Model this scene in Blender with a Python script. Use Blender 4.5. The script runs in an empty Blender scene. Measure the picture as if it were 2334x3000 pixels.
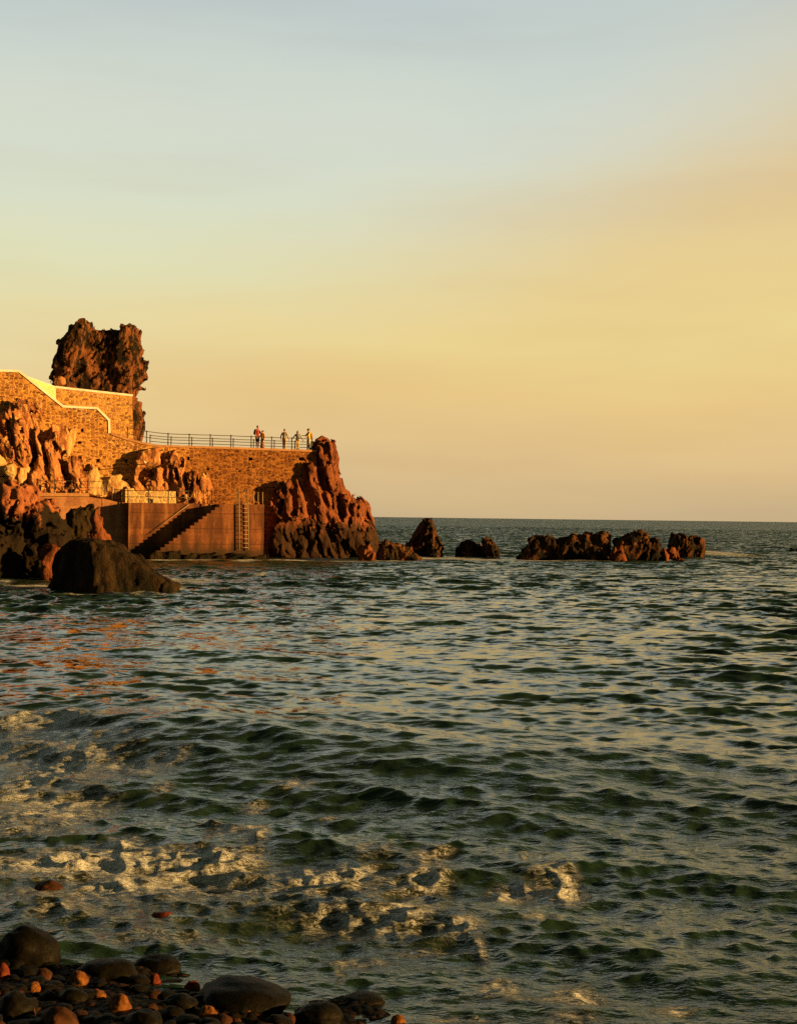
import bpy, math, random
import numpy as np
from mathutils import Vector, Matrix

random.seed(7)
RNG = np.random.default_rng(11)
SC = bpy.context.scene
COL = SC.collection
R = math.radians

# ------------------------------------------------------------------ camera
W, H, F = 2334.0, 3000.0, 4167.0
EYE = 3.3
PITCH = 15.1 / F
ROLL = R(0.706)
fwd = Vector((0, math.cos(PITCH), math.sin(PITCH)))
up0 = Vector((0, -math.sin(PITCH), math.cos(PITCH)))
rt0 = Vector((1, 0, 0))
up = up0 * math.cos(ROLL) - rt0 * math.sin(ROLL)
rt = rt0 * math.cos(ROLL) + up0 * math.sin(ROLL)
cam_data = bpy.data.cameras.new('camera')
cam = bpy.data.objects.new('camera', cam_data)
COL.objects.link(cam)
cam_data.sensor_fit = 'VERTICAL'
cam_data.sensor_height = 36.0
cam_data.lens = 36.0 * F / H
cam_data.clip_start = 0.1
cam_data.clip_end = 60000
m = Matrix((rt, up, -fwd)).transposed().to_4x4()
m.translation = Vector((0, 0, EYE))
cam.matrix_world = m
SC.camera = cam

# ------------------------------------------------------------------ exposure
SC.view_settings.view_transform = 'Standard'
SC.view_settings.look = 'None'
SC.view_settings.gamma = 1
SC.view_settings.exposure = 1.4
SC.render.engine = 'CYCLES'
SC.cycles.use_denoising = False
SC.cycles.max_bounces = 5
SC.cycles.diffuse_bounces = 2
SC.cycles.glossy_bounces = 3
SC.cycles.caustics_reflective = False
SC.cycles.caustics_refractive = False

# ------------------------------------------------------------------ node helper
def socket(nt, node, key, val):
    s = node.inputs[key]
    if hasattr(val, 'is_output'):
        nt.links.new(val, s)
    elif isinstance(val, bpy.types.Node):
        nt.links.new(val.outputs[0], s)
    else:
        if s.type == 'RGBA' and len(val) == 3:
            val = (*val, 1)
        s.default_value = val

def N(nt, kind, ins=None, **props):
    n = nt.nodes.new(kind)
    for k, v in props.items():
        setattr(n, k, v)
    for k, v in (ins or {}).items():
        socket(nt, n, k, v)
    return n

def ramp(nt, fac, stops, mode='LINEAR'):
    n = nt.nodes.new('ShaderNodeValToRGB')
    cr = n.color_ramp
    cr.interpolation = mode
    while len(cr.elements) < len(stops):
        cr.elements.new(0.5)
    for e, (p, c) in zip(cr.elements, stops):
        e.position = p
        e.color = (*c, 1) if len(c) == 3 else c
    nt.links.new(fac, n.inputs[0])
    return n.outputs[0]

def mixc(nt, fac, a, b, blend='MIX'):
    n = nt.nodes.new('ShaderNodeMix')
    n.data_type = 'RGBA'
    n.blend_type = blend
    for k, v in ((0, fac), (6, a), (7, b)):
        socket(nt, n, k, v)
    return n.outputs[2]

def mth(nt, op, a, b=0.0, c=0.0):
    n = nt.nodes.new('ShaderNodeMath')
    n.operation = op
    for k, v in ((0, a), (1, b), (2, c)):
        socket(nt, n, k, v)
    return n.outputs[0]

def sstep(nt, v, lo, hi):
    n = nt.nodes.new('ShaderNodeMapRange')
    n.interpolation_type = 'SMOOTHSTEP'
    socket(nt, n, 0, v)
    n.inputs[1].default_value = lo
    n.inputs[2].default_value = hi
    return n.outputs[0]

def srgb(r, g, b):
    f = lambda c: (c / 255 / 12.92) if c <= 10 else ((c / 255 + 0.055) / 1.055) ** 2.4
    return (f(r), f(g), f(b))

# ------------------------------------------------------------------ sun and sky
SUN_AZ = R(82)       # to the right of straight behind the camera
SUN_EL = R(9)
to_sun = Vector((math.sin(SUN_AZ) * math.cos(SUN_EL), -math.cos(SUN_AZ) * math.cos(SUN_EL), math.sin(SUN_EL)))
sd = bpy.data.lights.new('sun', 'SUN')
sd.energy = 5.0
sd.angle = R(0.6)
sd.color = (1.0, 0.53, 0.15)
sun = bpy.data.objects.new('sun', sd)
COL.objects.link(sun)
sun.rotation_euler = (-to_sun).to_track_quat('-Z', 'Y').to_euler()

world = bpy.data.worlds.new('World')
SC.world = world
world.use_nodes = True
nt = world.node_tree
nt.nodes.clear()
tc = N(nt, 'ShaderNodeTexCoord')
sep = N(nt, 'ShaderNodeSeparateXYZ', {0: tc.outputs['Generated']})
sky = N(nt, 'ShaderNodeTexSky', sky_type='NISHITA', sun_disc=False, sun_elevation=SUN_EL,
        sun_rotation=math.atan2(to_sun.x, to_sun.y), air_density=1.5, dust_density=6.0, ozone_density=1.0)
# dusty evening veil over the clear sky: bands of haze that lie flat near the horizon and lift to the right
yy = mth(nt, 'MAXIMUM', sep.outputs[1], 0.05)
azi = mth(nt, 'DIVIDE', sep.outputs[0], yy)
nz = N(nt, 'ShaderNodeTexNoise', {'Vector': N(nt, 'ShaderNodeMapping', {0: tc.outputs['Generated'], 'Scale': (3.0, 3.0, 11.0), 'Rotation': (0, R(-14), 0)}).outputs[0],
                                  'Scale': 1.0, 'Detail': 4.0, 'Roughness': 0.5})
wob = mth(nt, 'MULTIPLY', mth(nt, 'SUBTRACT', nz.outputs[0], 0.5), 0.085)
el = mth(nt, 'ADD', sep.outputs[2], wob)
elr = mth(nt, 'SUBTRACT', el, 0.0)
ST_L = [(0.0, srgb(200, 177, 136)), (0.045, srgb(222, 190, 142)), (0.085, srgb(228, 201, 147)), (0.125, srgb(226, 212, 161)), (0.165, srgb(219, 218, 178)),
        (0.21, srgb(212, 217, 194)), (0.27, srgb(206, 213, 200)), (0.345, srgb(186, 198, 198)), (0.41, srgb(116, 126, 96)), (0.52, srgb(74, 84, 54)), (0.7, srgb(50, 60, 40)), (1.0, srgb(38, 48, 34))]
ST_R = [(0.0, srgb(198, 173, 132)), (0.045, srgb(222, 191, 136)), (0.085, srgb(229, 197, 132)), (0.125, srgb(231, 206, 138)), (0.165, srgb(228, 200, 136)),
        (0.22, srgb(220, 193, 142)), (0.28, srgb(212, 196, 160)), (0.345, srgb(202, 198, 180)), (0.41, srgb(128, 124, 84)), (0.52, srgb(80, 84, 50)), (0.7, srgb(52, 60, 38)), (1.0, srgb(38, 48, 34))]
cl = ramp(nt, elr, ST_L)
cr_ = ramp(nt, elr, ST_R)
# the dusty bank: its upper edge climbs to the right
edge = mth(nt, 'SUBTRACT', mth(nt, 'ADD', 0.165, mth(nt, 'MULTIPLY', azi, 0.42)), mth(nt, 'ADD', sep.outputs[2], mth(nt, 'MULTIPLY', wob, 0.9)))
veil = mixc(nt, mth(nt, 'MULTIPLY', sstep(nt, edge, -0.10, 0.085), 0.9), cl, cr_)
# faint slanting streaks of thin high cloud
stn = N(nt, 'ShaderNodeTexNoise', {'Vector': N(nt, 'ShaderNodeMapping', {0: tc.outputs['Generated'], 'Scale': (2.2, 2.2, 15.0), 'Rotation': (0, R(-19), 0)}).outputs[0], 'Scale': 1.6, 'Detail': 5.0, 'Roughness': 0.55}).outputs[0]
veil = mixc(nt, sstep(nt, stn, 0.42, 0.66), veil, mixc(nt, 1.0, veil, (0.972, 0.955, 0.948), 'MULTIPLY'))
# sky to the sides and behind the camera, dimmed to weaken the fill light
back = sstep(nt, sep.outputs[1], -0.5, 0.75)
veil = mixc(nt, back, mixc(nt, 1.0, veil, (0.34, 0.36, 0.38), 'MULTIPLY'), veil)
skyc = mixc(nt, 1.0, sky.outputs[0], (0.10, 0.10, 0.10), 'MULTIPLY')
final = mixc(nt, 0.96, skyc, veil)
bg = N(nt, 'ShaderNodeBackground', {0: final, 1: 0.412})
N(nt, 'ShaderNodeOutputWorld', {0: bg.outputs[0]})

# ------------------------------------------------------------------ projection of photo pixels to places
SL = 0.376                      # the jetty wall recedes to the right: Y = yref + SL*(X+18.45)
XO = 18.45
ANG = math.atan(SL)
TV = Vector((math.cos(ANG), math.sin(ANG), 0))
NV = Vector((math.sin(ANG), -math.cos(ANG), 0))      # wall normal, towards the sea in front

def ray(px, py):
    return fwd * F + rt * (px - W / 2) + up * (H / 2 - py)

def P(px, py, Y):
    d = ray(px, py)
    t = Y / d.y
    return Vector((d.x * t, Y, EYE + d.z * t))

def PW(px, py, yref):
    d = ray(px, py)
    t = (yref + SL * XO) / (d.y - SL * d.x)
    return Vector((d.x * t, d.y * t, EYE + d.z * t))

def G(px, py, z=0.0):
    d = ray(px, py)
    t = (z - EYE) / d.z
    return Vector((d.x * t, d.y * t, z))

# ------------------------------------------------------------------ object helpers
def tag(o, label=None, cat=None, group=None, kind=None):
    for k, v in (('label', label), ('category', cat), ('group', group), ('kind', kind)):
        if v:
            o[k] = v
    return o

def empty(name, loc=(0, 0, 0)):
    o = bpy.data.objects.new(name, None)
    COL.objects.link(o)
    o.location = loc
    o.empty_display_size = 0.2
    return o

def add(name, me, mat, parent=None, smooth=False):
    o = bpy.data.objects.new(name, me)
    COL.objects.link(o)
    if mat:
        me.materials.append(mat)
    if parent:
        o.parent = parent
        o.matrix_parent_inverse = Matrix.Translation(-Vector(parent.location))
    if smooth:
        me.polygons.foreach_set('use_smooth', np.ones(len(me.polygons), bool))
    return o

def mesh_np(name, v, q):
    """mesh from numpy vertices and quads"""
    me = bpy.data.meshes.new(name)
    v = np.ascontiguousarray(v, np.float32)
    q = np.ascontiguousarray(q, np.int32)
    me.vertices.add(len(v))
    me.vertices.foreach_set('co', v.ravel())
    me.loops.add(q.size)
    me.loops.foreach_set('vertex_index', q.ravel())
    me.polygons.add(len(q))
    me.polygons.foreach_set('loop_start', np.arange(0, q.size, q.shape[1], dtype=np.int32))
    me.polygons.foreach_set('loop_total', np.full(len(q), q.shape[1], np.int32))
    me.update(calc_edges=True)
    me.validate()
    return me

class MB:
    def __init__(s):
        s.v = []; s.f = []
    def put(s, vs, fs):
        b = len(s.v)
        s.v += [tuple(x) for x in vs]
        s.f += [tuple(i + b for i in f) for f in fs]
        return s
    def prism(s, pts, ext):
        """flat polygon (Vectors) pushed along ext"""
        n = len(pts)
        ext = Vector(ext)
        s.put([Vector(p) for p in pts] + [Vector(p) + ext for p in pts],
              [tuple(range(n))[::-1], tuple(range(n, 2 * n))] + [(i, (i + 1) % n, n + (i + 1) % n, n + i) for i in range(n)])
        return s
    def tube(s, pts, r, n=8):
        pts = [Vector(p) for p in pts]
        rings = []
        for i, p in enumerate(pts):
            d = (pts[min(i + 1, len(pts) - 1)] - pts[max(i - 1, 0)]).normalized()
            a = d.cross(Vector((0.31, 0.2, 0.93)) if abs(d.z) < 0.9 else Vector((1, 0, 0))).normalized()
            b = d.cross(a)
            rings.append([p + (a * math.cos(t) + b * math.sin(t)) * r for t in [2 * math.pi * k / n for k in range(n)]])
        vs = [q for rg in rings for q in rg]
        fs = []
        for i in range(len(rings) - 1):
            for k in range(n):
                fs.append((i * n + k, i * n + (k + 1) % n, (i + 1) * n + (k + 1) % n, (i + 1) * n + k))
        fs.append(tuple(range(n))[::-1])
        fs.append(tuple(range((len(rings) - 1) * n, len(rings) * n)))
        return s.put(vs, fs)
    def build(s, name, mat, parent=None, smooth=False):
        import bmesh
        me = bpy.data.meshes.new(name)
        me.from_pydata(s.v, [], s.f)
        bm = bmesh.new(); bm.from_mesh(me)
        bmesh.ops.recalc_face_normals(bm, faces=bm.faces)
        bm.to_mesh(me); bm.free()
        return add(name, me, mat, parent, smooth)

# ------------------------------------------------------------------ noise in numpy
_pr = np.random.default_rng(3)
PERM = np.concatenate([_pr.permutation(512)] * 3).astype(np.int32)
GR = _pr.normal(size=(512, 3)).astype(np.float32)
GR /= np.linalg.norm(GR, axis=1)[:, None]

def pn(p, seed=0):
    """gradient noise, about -0.8..0.8"""
    p = p + np.float32(seed * 17.31)
    i = np.floor(p).astype(np.int32)
    f = (p - i).astype(np.float32)
    i &= 511
    u = f * f * f * (f * (f * 6 - 15) + 10)
    out = 0
    for a in (0, 1):
        wa = u[:, 0] if a else 1 - u[:, 0]
        pa = PERM[i[:, 0] + a]
        for b in (0, 1):
            wb = wa * (u[:, 1] if b else 1 - u[:, 1])
            pb = PERM[(pa + i[:, 1] + b)]
            for c in (0, 1):
                w = wb * (u[:, 2] if c else 1 - u[:, 2])
                g = GR[PERM[pb + i[:, 2] + c] & 511]
                out = out + w * (g[:, 0] * (f[:, 0] - a) + g[:, 1] * (f[:, 1] - b) + g[:, 2] * (f[:, 2] - c))
    return out * 1.6

def fbm(p, octv=4, seed=0, gain=0.5):
    a, o, s = 1.0, 0, 1.0
    for k in range(octv):
        o = o + a * pn(p * s, seed + k)
        a *= gain; s *= 2.03
    return o

def worley(p, seed=0, full=False):
    """distances to the nearest and second nearest cell points"""
    i = np.floor(p).astype(np.int32)
    f = (p - i).astype(np.float32)
    d1 = np.full(len(p), 9.0, np.float32); d2 = d1.copy()
    hh = np.zeros(len(p), np.int32); rel = np.zeros((len(p), 3), np.float32)
    for a in (-1, 0, 1):
        for b in (-1, 0, 1):
            for c in (-1, 0, 1):
                h = PERM[PERM[PERM[(i[:, 0] + a + seed * 7) & 511] + ((i[:, 1] + b) & 511)] + ((i[:, 2] + c) & 511)] & 511
                q = GR[h] * 0.5 + 0.5
                v = f - q - np.array([a, b, c], np.float32)
                d = np.sqrt((v * v).sum(1))
                m = d < d1
                hh[m] = h[m]; rel[m] = v[m]
                d2 = np.minimum(d2, np.maximum(d, d1))
                d1 = np.minimum(d1, d)
    if full: return d1, d2, hh, rel
    return d1, d2

# ------------------------------------------------------------------ distance fields turned into meshes
def nets(f, o, s):
    sg = f < 0
    nx, ny, nz_ = f.shape
    shp = (nx - 1, ny - 1, nz_ - 1)
    acc = np.zeros(shp + (3,), np.float32); cnt = np.zeros(shp, np.float32)
    def sl(c):
        return tuple(slice(c[k], c[k] + shp[k]) for k in range(3))
    for ax in range(3):
        oth = [k for k in range(3) if k != ax]
        for a in (0, 1):
            for b in (0, 1):
                c0 = [0, 0, 0]; c0[oth[0]] = a; c0[oth[1]] = b
                c1 = list(c0); c1[ax] = 1
                f0, f1 = f[sl(c0)], f[sl(c1)]
                mk = sg[sl(c0)] != sg[sl(c1)]
                t = f0[mk] / (f0[mk] - f1[mk])
                v = np.tile(np.array(c0, np.float32), (len(t), 1)); v[:, ax] += t
                acc[mk] += v; cnt[mk] += 1
    act = cnt > 0
    idx = np.full(shp, -1, np.int32); idx[act] = np.arange(act.sum())
    g = np.argwhere(act).astype(np.float32)
    v = (g + acc[act] / cnt[act][:, None]) * s + np.array(o, np.float32)
    Q = []
    for ax in range(3):
        b, c = [(1, 2), (2, 0), (0, 1)][ax]
        s0 = [slice(None)] * 3; s1 = [slice(None)] * 3
        s0[ax] = slice(0, -1); s1[ax] = slice(1, None)
        for k in (b, c):
            s0[k] = slice(1, -1); s1[k] = slice(1, -1)
        A, B = sg[tuple(s0)], sg[tuple(s1)]
        e = np.argwhere(A != B)
        inside = A[A != B]
        e[:, b] += 1; e[:, c] += 1
        def cell(db, dc):
            w = e.copy(); w[:, b] += db; w[:, c] += dc
            return idx[w[:, 0], w[:, 1], w[:, 2]]
        q = np.stack([cell(-1, -1), cell(0, -1), cell(0, 0), cell(-1, 0)], 1)
        q[~inside] = q[~inside][:, ::-1]
        Q.append(q)
    return v, np.concatenate(Q)

def biggest(v, q):
    l = np.arange(len(v))
    e = np.concatenate([q[:, [0, 1]], q[:, [1, 2]], q[:, [2, 3]], q[:, [3, 0]]])
    while True:
        m = np.minimum(l[e[:, 0]], l[e[:, 1]])
        n = l.copy()
        np.minimum.at(n, e[:, 0], m); np.minimum.at(n, e[:, 1], m)
        n = n[n]; n = n[n]
        if (n == l).all(): break
        l = n
    big = np.bincount(l).argmax()
    keep = l == big
    idx = np.cumsum(keep) - 1
    return v[keep], idx[q[keep[q[:, 0]]]]

def smin(a, b, k):
    h = np.clip(0.5 + 0.5 * (b - a) / k, 0, 1)
    return b * (1 - h) + a * h - k * h * (1 - h)

def poly_d(X, Z, pts):
    """signed distance of grid points to a polygon, negative inside"""
    d = np.full(X.shape, 1e9, np.float32); ins = np.zeros(X.shape, bool)
    n = len(pts)
    for i in range(n):
        ax, az = pts[i]; bx, bz = pts[(i + 1) % n]
        ex, ez = bx - ax, bz - az
        t = np.clip(((X - ax) * ex + (Z - az) * ez) / (ex * ex + ez * ez + 1e-9), 0, 1)
        d = np.minimum(d, np.hypot(X - ax - t * ex, Z - az - t * ez))
        c = ((az > Z) != (bz > Z)) & (X < (bx - ax) * (Z - az) / (bz - az + 1e-12) + ax)
        ins ^= c
    return np.where(ins, -d, d)

def rock_mesh(slabs, cell=0.12, k=0.25, wall=False, lumps=0.0, lump_s=1.0, lean=0.0, stretch=3.0, ridge=0.2, ridge_s=0.9, warp=0.25, fine=0.07,
              cracks=(), planes=(), seed=0, floor=-0.8, crack_w=0.22, crack_d=0.55, facet=0.0, facet_s=0.8, erode=0.1):
    """slabs: (pixel outline, depth, half thickness, rounding).  The outline is laid at its own distance, given depth, then joined, cut and roughened in 3-D."""
    S = []
    for pts, y, ry, r in slabs:
        q = [(PW if wall else P)(px, py, y) for px, py in pts]
        S.append(([(p.x, p.z) for p in q], y, ry, r))
    xs = [x for s in S for x, _ in s[0]]; zs = [z for s in S for _, z in s[0]]
    mg = 0.5 + lumps * 0.6 + ridge
    x0, x1 = min(xs) - mg, max(xs) + mg
    z0, z1 = max(min(zs), floor) - mg, max(zs) + mg
    y0, y1 = min(s[1] - s[2] for s in S) - mg, max(s[1] + s[2] for s in S) + mg
    gx = np.arange(x0, x1, cell, dtype=np.float32); gy = np.arange(y0, y1, cell, dtype=np.float32); gz = np.arange(z0, z1, cell, dtype=np.float32)
    f = None
    X2, Z2 = np.meshgrid(gx, gz, indexing='ij')
    for pts, y, ry, r in S:
        d2 = poly_d(X2, Z2, pts)[:, None, :]
        dy = np.abs(gy - y)[None, :, None] - ry
        a = d2 + r; b = dy + r
        g = np.minimum(np.maximum(a, b), 0) + np.sqrt(np.maximum(a, 0) ** 2 + np.maximum(b, 0) ** 2) - r
        f = g if f is None else smin(f, g, k)
    for pt, nrm in planes:
        nrm = np.array(Vector(nrm).normalized()); pt = np.array(pt)
        g = ((gx - pt[0]) * nrm[0])[:, None, None] + ((gy - pt[1]) * nrm[1])[None, :, None] + ((gz - pt[2]) * nrm[2])[None, None, :]
        f = -smin(-f, -g.astype(np.float32), 0.12)
    for line in cracks:
        q = [(PW if wall else P)(px, py, S[0][1]) for px, py in line]
        d = np.full(X2.shape, 1e9, np.float32)
        for a, b in zip(q[:-1], q[1:]):
            ex, ez = b.x - a.x, b.z - a.z
            t = np.clip(((X2 - a.x) * ex + (Z2 - a.z) * ez) / (ex * ex + ez * ez), 0, 1)
            d = np.minimum(d, np.hypot(X2 - a.x - t * ex, Z2 - a.z - t * ez))
        f = f + (crack_d * np.exp(-(d / crack_w) ** 2))[:, None, :]
    mk = np.abs(f) < (1.2 * (ridge + lumps + warp + fine + facet) + 2 * cell)
    I = np.argwhere(mk)
    p = np.stack([gx[I[:, 0]], gy[I[:, 1]], gz[I[:, 2]]], 1)
    # strata lean: shear so that the long axis of the noise follows the leaning columns
    ps = p.copy(); ps[:, 0] += lean * ps[:, 2]
    st = ps * np.array([1, 1, 1 / stretch], np.float32)
    w = fbm(p * 0.45, 2, seed + 5)
    add_ = warp * w
    add_ = add_ + ridge * (np.abs(fbm(st * ridge_s + w[:, None] * 0.4, 3, seed)) * 2.2 - 0.75)
    if lumps:
        d1, d2 = worley(ps * np.array([1, 1, 0.75], np.float32) / lump_s + 0.25 * w[:, None], seed)
        add_ = add_ + lumps * (d1 * 1.3 - 0.75)
    if facet:
        for sc_, am in ((1.0, 1.0), (0.5, 0.5), (0.24, 0.24)):
            d1, d2, hc, rel = worley(st / (facet_s * sc_) + 0.25 * w[:, None], seed + 3, True)
            tilt = GR[(hc * 7 + 13) & 511] * np.array([1.0, 1.0, 0.7], np.float32)
            add_ = add_ + facet * am * (1.1 * (tilt * rel).sum(1) + 0.55 * GR[hc, 2] + 0.25 * np.exp(-((d2 - d1) / 0.09) ** 2))
    add_ = add_ + fine * fbm(p * 2.3, 2, seed + 9)
    f = f + erode
    f[mk] += add_
    f[:, :, 0] = np.maximum(f[:, :, 0], 0.05)
    v, q = biggest(*nets(f, (x0, y0, z0), cell))
    if wall:
        v[:, 1] += SL * (v[:, 0] + XO)
    return mesh_np('rock', v, q)

def rock(name, label, cat, slabs, mat, group=None, parent=None, kw_smooth=False, **kw):
    me = rock_mesh(slabs, **kw)
    o = add(name, me, mat, parent, smooth=kw_smooth)
    if parent is None:
        co = np.empty(len(me.vertices) * 3, np.float32); me.vertices.foreach_get('co', co); co = co.reshape(-1, 3)
        c = np.array([co[:, 0].mean(), co[:, 1].mean(), co[:, 2].min()])
        me.vertices.foreach_set('co', (co - c).astype(np.float32).ravel()); me.update()
        o.location = c
        tag(o, label, cat, group)
    return o

# ------------------------------------------------------------------ materials
def new_mat(name):
    mt = bpy.data.materials.new(name)
    mt.use_nodes = True
    nt = mt.node_tree
    bs = nt.nodes['Principled BSDF']
    return mt, nt, bs

def wallpos(nt):
    g = N(nt, 'ShaderNodeNewGeometry')
    mp = N(nt, 'ShaderNodeMapping', {0: g.outputs['Position'], 'Rotation': (0, 0, -ANG)})
    return g.outputs['Position'], mp.outputs[0]

def rock_mat(name, dark, mid, pale, wet=1.0, wetc=(0.004, 0.004, 0.0028), balance=0.5, lean=0.0, pale_amt=0.25, scale=1.0, bump=0.6, wet_soft=1.0):
    mt, nt, bs = new_mat(name)
    g = N(nt, 'ShaderNodeNewGeometry')
    pos = g.outputs['Position']
    mp = N(nt, 'ShaderNodeMapping', {0: pos, 'Rotation': (0, lean, 0), 'Scale': (1.0 * scale, 1.0 * scale, 0.38 * scale)})
    n1 = N(nt, 'ShaderNodeTexNoise', {'Vector': mp.outputs[0], 'Scale': 0.9, 'Detail': 6.0, 'Roughness': 0.62, 'Distortion': 0.6}).outputs[0]
    n2 = N(nt, 'ShaderNodeTexNoise', {'Vector': mp.outputs[0], 'Scale': 3.2, 'Detail': 6.0, 'Roughness': 0.65}).outputs[0]
    n3 = N(nt, 'ShaderNodeTexNoise', {'Vector': pos, 'Scale': 11.0 * scale, 'Detail': 4.0, 'Roughness': 0.7}).outputs[0]
    blk = N(nt, 'ShaderNodeTexVoronoi', {'Vector': N(nt, 'ShaderNodeVectorMath', {0: mp.outputs[0], 1: N(nt, 'ShaderNodeVectorMath', {0: N(nt, 'ShaderNodeTexNoise', {'Vector': pos, 'Scale': 1.3, 'Detail': 3.0}).outputs[1], 'Scale': 0.5}, operation='SCALE').outputs[0]}, operation='ADD').outputs[0], 'Scale': 2.3})
    brnd = N(nt, 'ShaderNodeSeparateXYZ', {0: blk.outputs['Color']}).outputs[0]
    c = mixc(nt, sstep(nt, mth(nt, 'ADD', n1, mth(nt, 'MULTIPLY', mth(nt, 'SUBTRACT', brnd, 0.5), 0.16)), balance - 0.06, balance + 0.06), dark, mid)
    c = mixc(nt, mth(nt, 'MULTIPLY', brnd, 0.6), c, mixc(nt, 1.0, c, (0.50, 0.44, 0.40), 'MULTIPLY'))
    c = mixc(nt, mth(nt, 'MULTIPLY', sstep(nt, n2, 0.52, 0.66), pale_amt * 2), c, pale)
    c = mixc(nt, mth(nt, 'MULTIPLY', sstep(nt, n3, 0.56, 0.42), 0.55), c, dark)
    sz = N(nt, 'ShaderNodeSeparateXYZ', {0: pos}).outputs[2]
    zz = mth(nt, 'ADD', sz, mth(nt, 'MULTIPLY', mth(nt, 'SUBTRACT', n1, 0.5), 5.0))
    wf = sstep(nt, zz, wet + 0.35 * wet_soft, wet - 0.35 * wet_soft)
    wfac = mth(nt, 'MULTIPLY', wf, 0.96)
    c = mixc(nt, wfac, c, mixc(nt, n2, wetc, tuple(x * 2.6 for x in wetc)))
    nt.links.new(c, bs.inputs['Base Color'])
    nt.links.new(mth(nt, 'SUBTRACT', 0.92, mth(nt, 'MULTIPLY', wf, 0.2)), bs.inputs['Roughness'])
    bs.inputs['Specular IOR Level'].default_value = 0.05
    vo = N(nt, 'ShaderNodeTexVoronoi', {'Vector': mp.outputs[0], 'Scale': 2.6}, feature='F1').outputs[0]
    hgt = mth(nt, 'ADD', mth(nt, 'MULTIPLY', n2, 0.6), mth(nt, 'ADD', mth(nt, 'MULTIPLY', n3, 0.25), mth(nt, 'MULTIPLY', vo, 0.25)))
    bp = N(nt, 'ShaderNodeBump', {'Strength': bump, 'Distance': 0.35 / scale, 'Height': hgt})
    nt.links.new(bp.outputs[0], bs.inputs['Normal'])
    return mt

def masonry_mat(name, mortar, stones, scale=(3.0, 1.0, 7.0), dark_from=None, pale=(0.62, 0.42, 0.20), pale_amt=0.4, seed=0.0):
    mt, nt, bs = new_mat(name)
    pos, wp = wallpos(nt)
    wn = N(nt, 'ShaderNodeTexNoise', {'Vector': wp, 'Scale': 1.6, 'Detail': 3.0}).outputs[1]
    wv = N(nt, 'ShaderNodeVectorMath', {0: wp, 1: N(nt, 'ShaderNodeVectorMath', {0: wn, 'Scale': 0.22}, operation='SCALE').outputs[0]}, operation='ADD').outputs[0]
    sc = N(nt, 'ShaderNodeMapping', {0: wv, 'Scale': (scale[0], 0.15, scale[2]), 'Location': (seed, seed, seed)}).outputs[0]
    ve = N(nt, 'ShaderNodeTexVoronoi', {'Vector': sc, 'Scale': 1.0, 'Randomness': 0.85}, feature='DISTANCE_TO_EDGE').outputs[0]
    vc = N(nt, 'ShaderNodeTexVoronoi', {'Vector': sc, 'Scale': 1.0, 'Randomness': 0.85}, feature='F1')
    rnd = N(nt, 'ShaderNodeSeparateXYZ', {0: vc.outputs['Color']}).outputs[0]
    n1 = N(nt, 'ShaderNodeTexNoise', {'Vector': wp, 'Scale': 0.5, 'Detail': 5.0, 'Roughness': 0.6}).outputs[0]
    n2 = N(nt, 'ShaderNodeTexNoise', {'Vector': wp, 'Scale': 7.0, 'Detail': 5.0, 'Roughness': 0.7}).outputs[0]
    stone = ramp(nt, rnd, [(0.0, stones[0]), (0.35, stones[1]), (0.7, stones[2]), (1.0, stones[3])])
    stone = mixc(nt, mth(nt, 'MULTIPLY', n2, 0.6), stone, stones[0])
    mor = mixc(nt, sstep(nt, n2, 0.4, 0.65), mortar, tuple(x * 0.6 for x in mortar))
    mor = mixc(nt, mth(nt, 'MULTIPLY', sstep(nt, n1, 0.52, 0.68), pale_amt), mor, pale)
    fac = sstep(nt, mth(nt, 'ADD', ve, mth(nt, 'MULTIPLY', mth(nt, 'SUBTRACT', n2, 0.5), 0.12)), 0.05, 0.15)
    keep = sstep(nt, mth(nt, 'ADD', N(nt, 'ShaderNodeSeparateXYZ', {0: vc.outputs['Color']}).outputs[1], mth(nt, 'MULTIPLY', n1, 0.7)), 0.55, 0.75)
    fac2 = mth(nt, 'MULTIPLY', fac, keep)
    c = mixc(nt, fac2, mor, stone)
    if dark_from:
        # the masonry grows redder and darker towards the right end and low down
        sp = N(nt, 'ShaderNodeSeparateXYZ', {0: wp})
        q = mth(nt, 'ADD', sp.outputs[0], mth(nt, 'ADD', mth(nt, 'MULTIPLY', sp.outputs[2], -0.55), mth(nt, 'MULTIPLY', n1, 7.0)))
        c = mixc(nt, sstep(nt, q, dark_from - 2.5, dark_from + 2.5), c, mixc(nt, 1.0, c, (0.50, 0.40, 0.34), 'MULTIPLY'))
    nt.links.new(c, bs.inputs['Base Color'])
    bs.inputs['Roughness'].default_value = 0.93
    bs.inputs['Specular IOR Level'].default_value = 0.2
    hgt = mth(nt, 'ADD', mth(nt, 'MULTIPLY', fac, 0.7), mth(nt, 'MULTIPLY', n2, 0.5))
    bp = N(nt, 'ShaderNodeBump', {'Strength': 0.55, 'Distance': 0.08, 'Height': hgt})
    nt.links.new(bp.outputs[0], bs.inputs['Normal'])
    return mt

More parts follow.
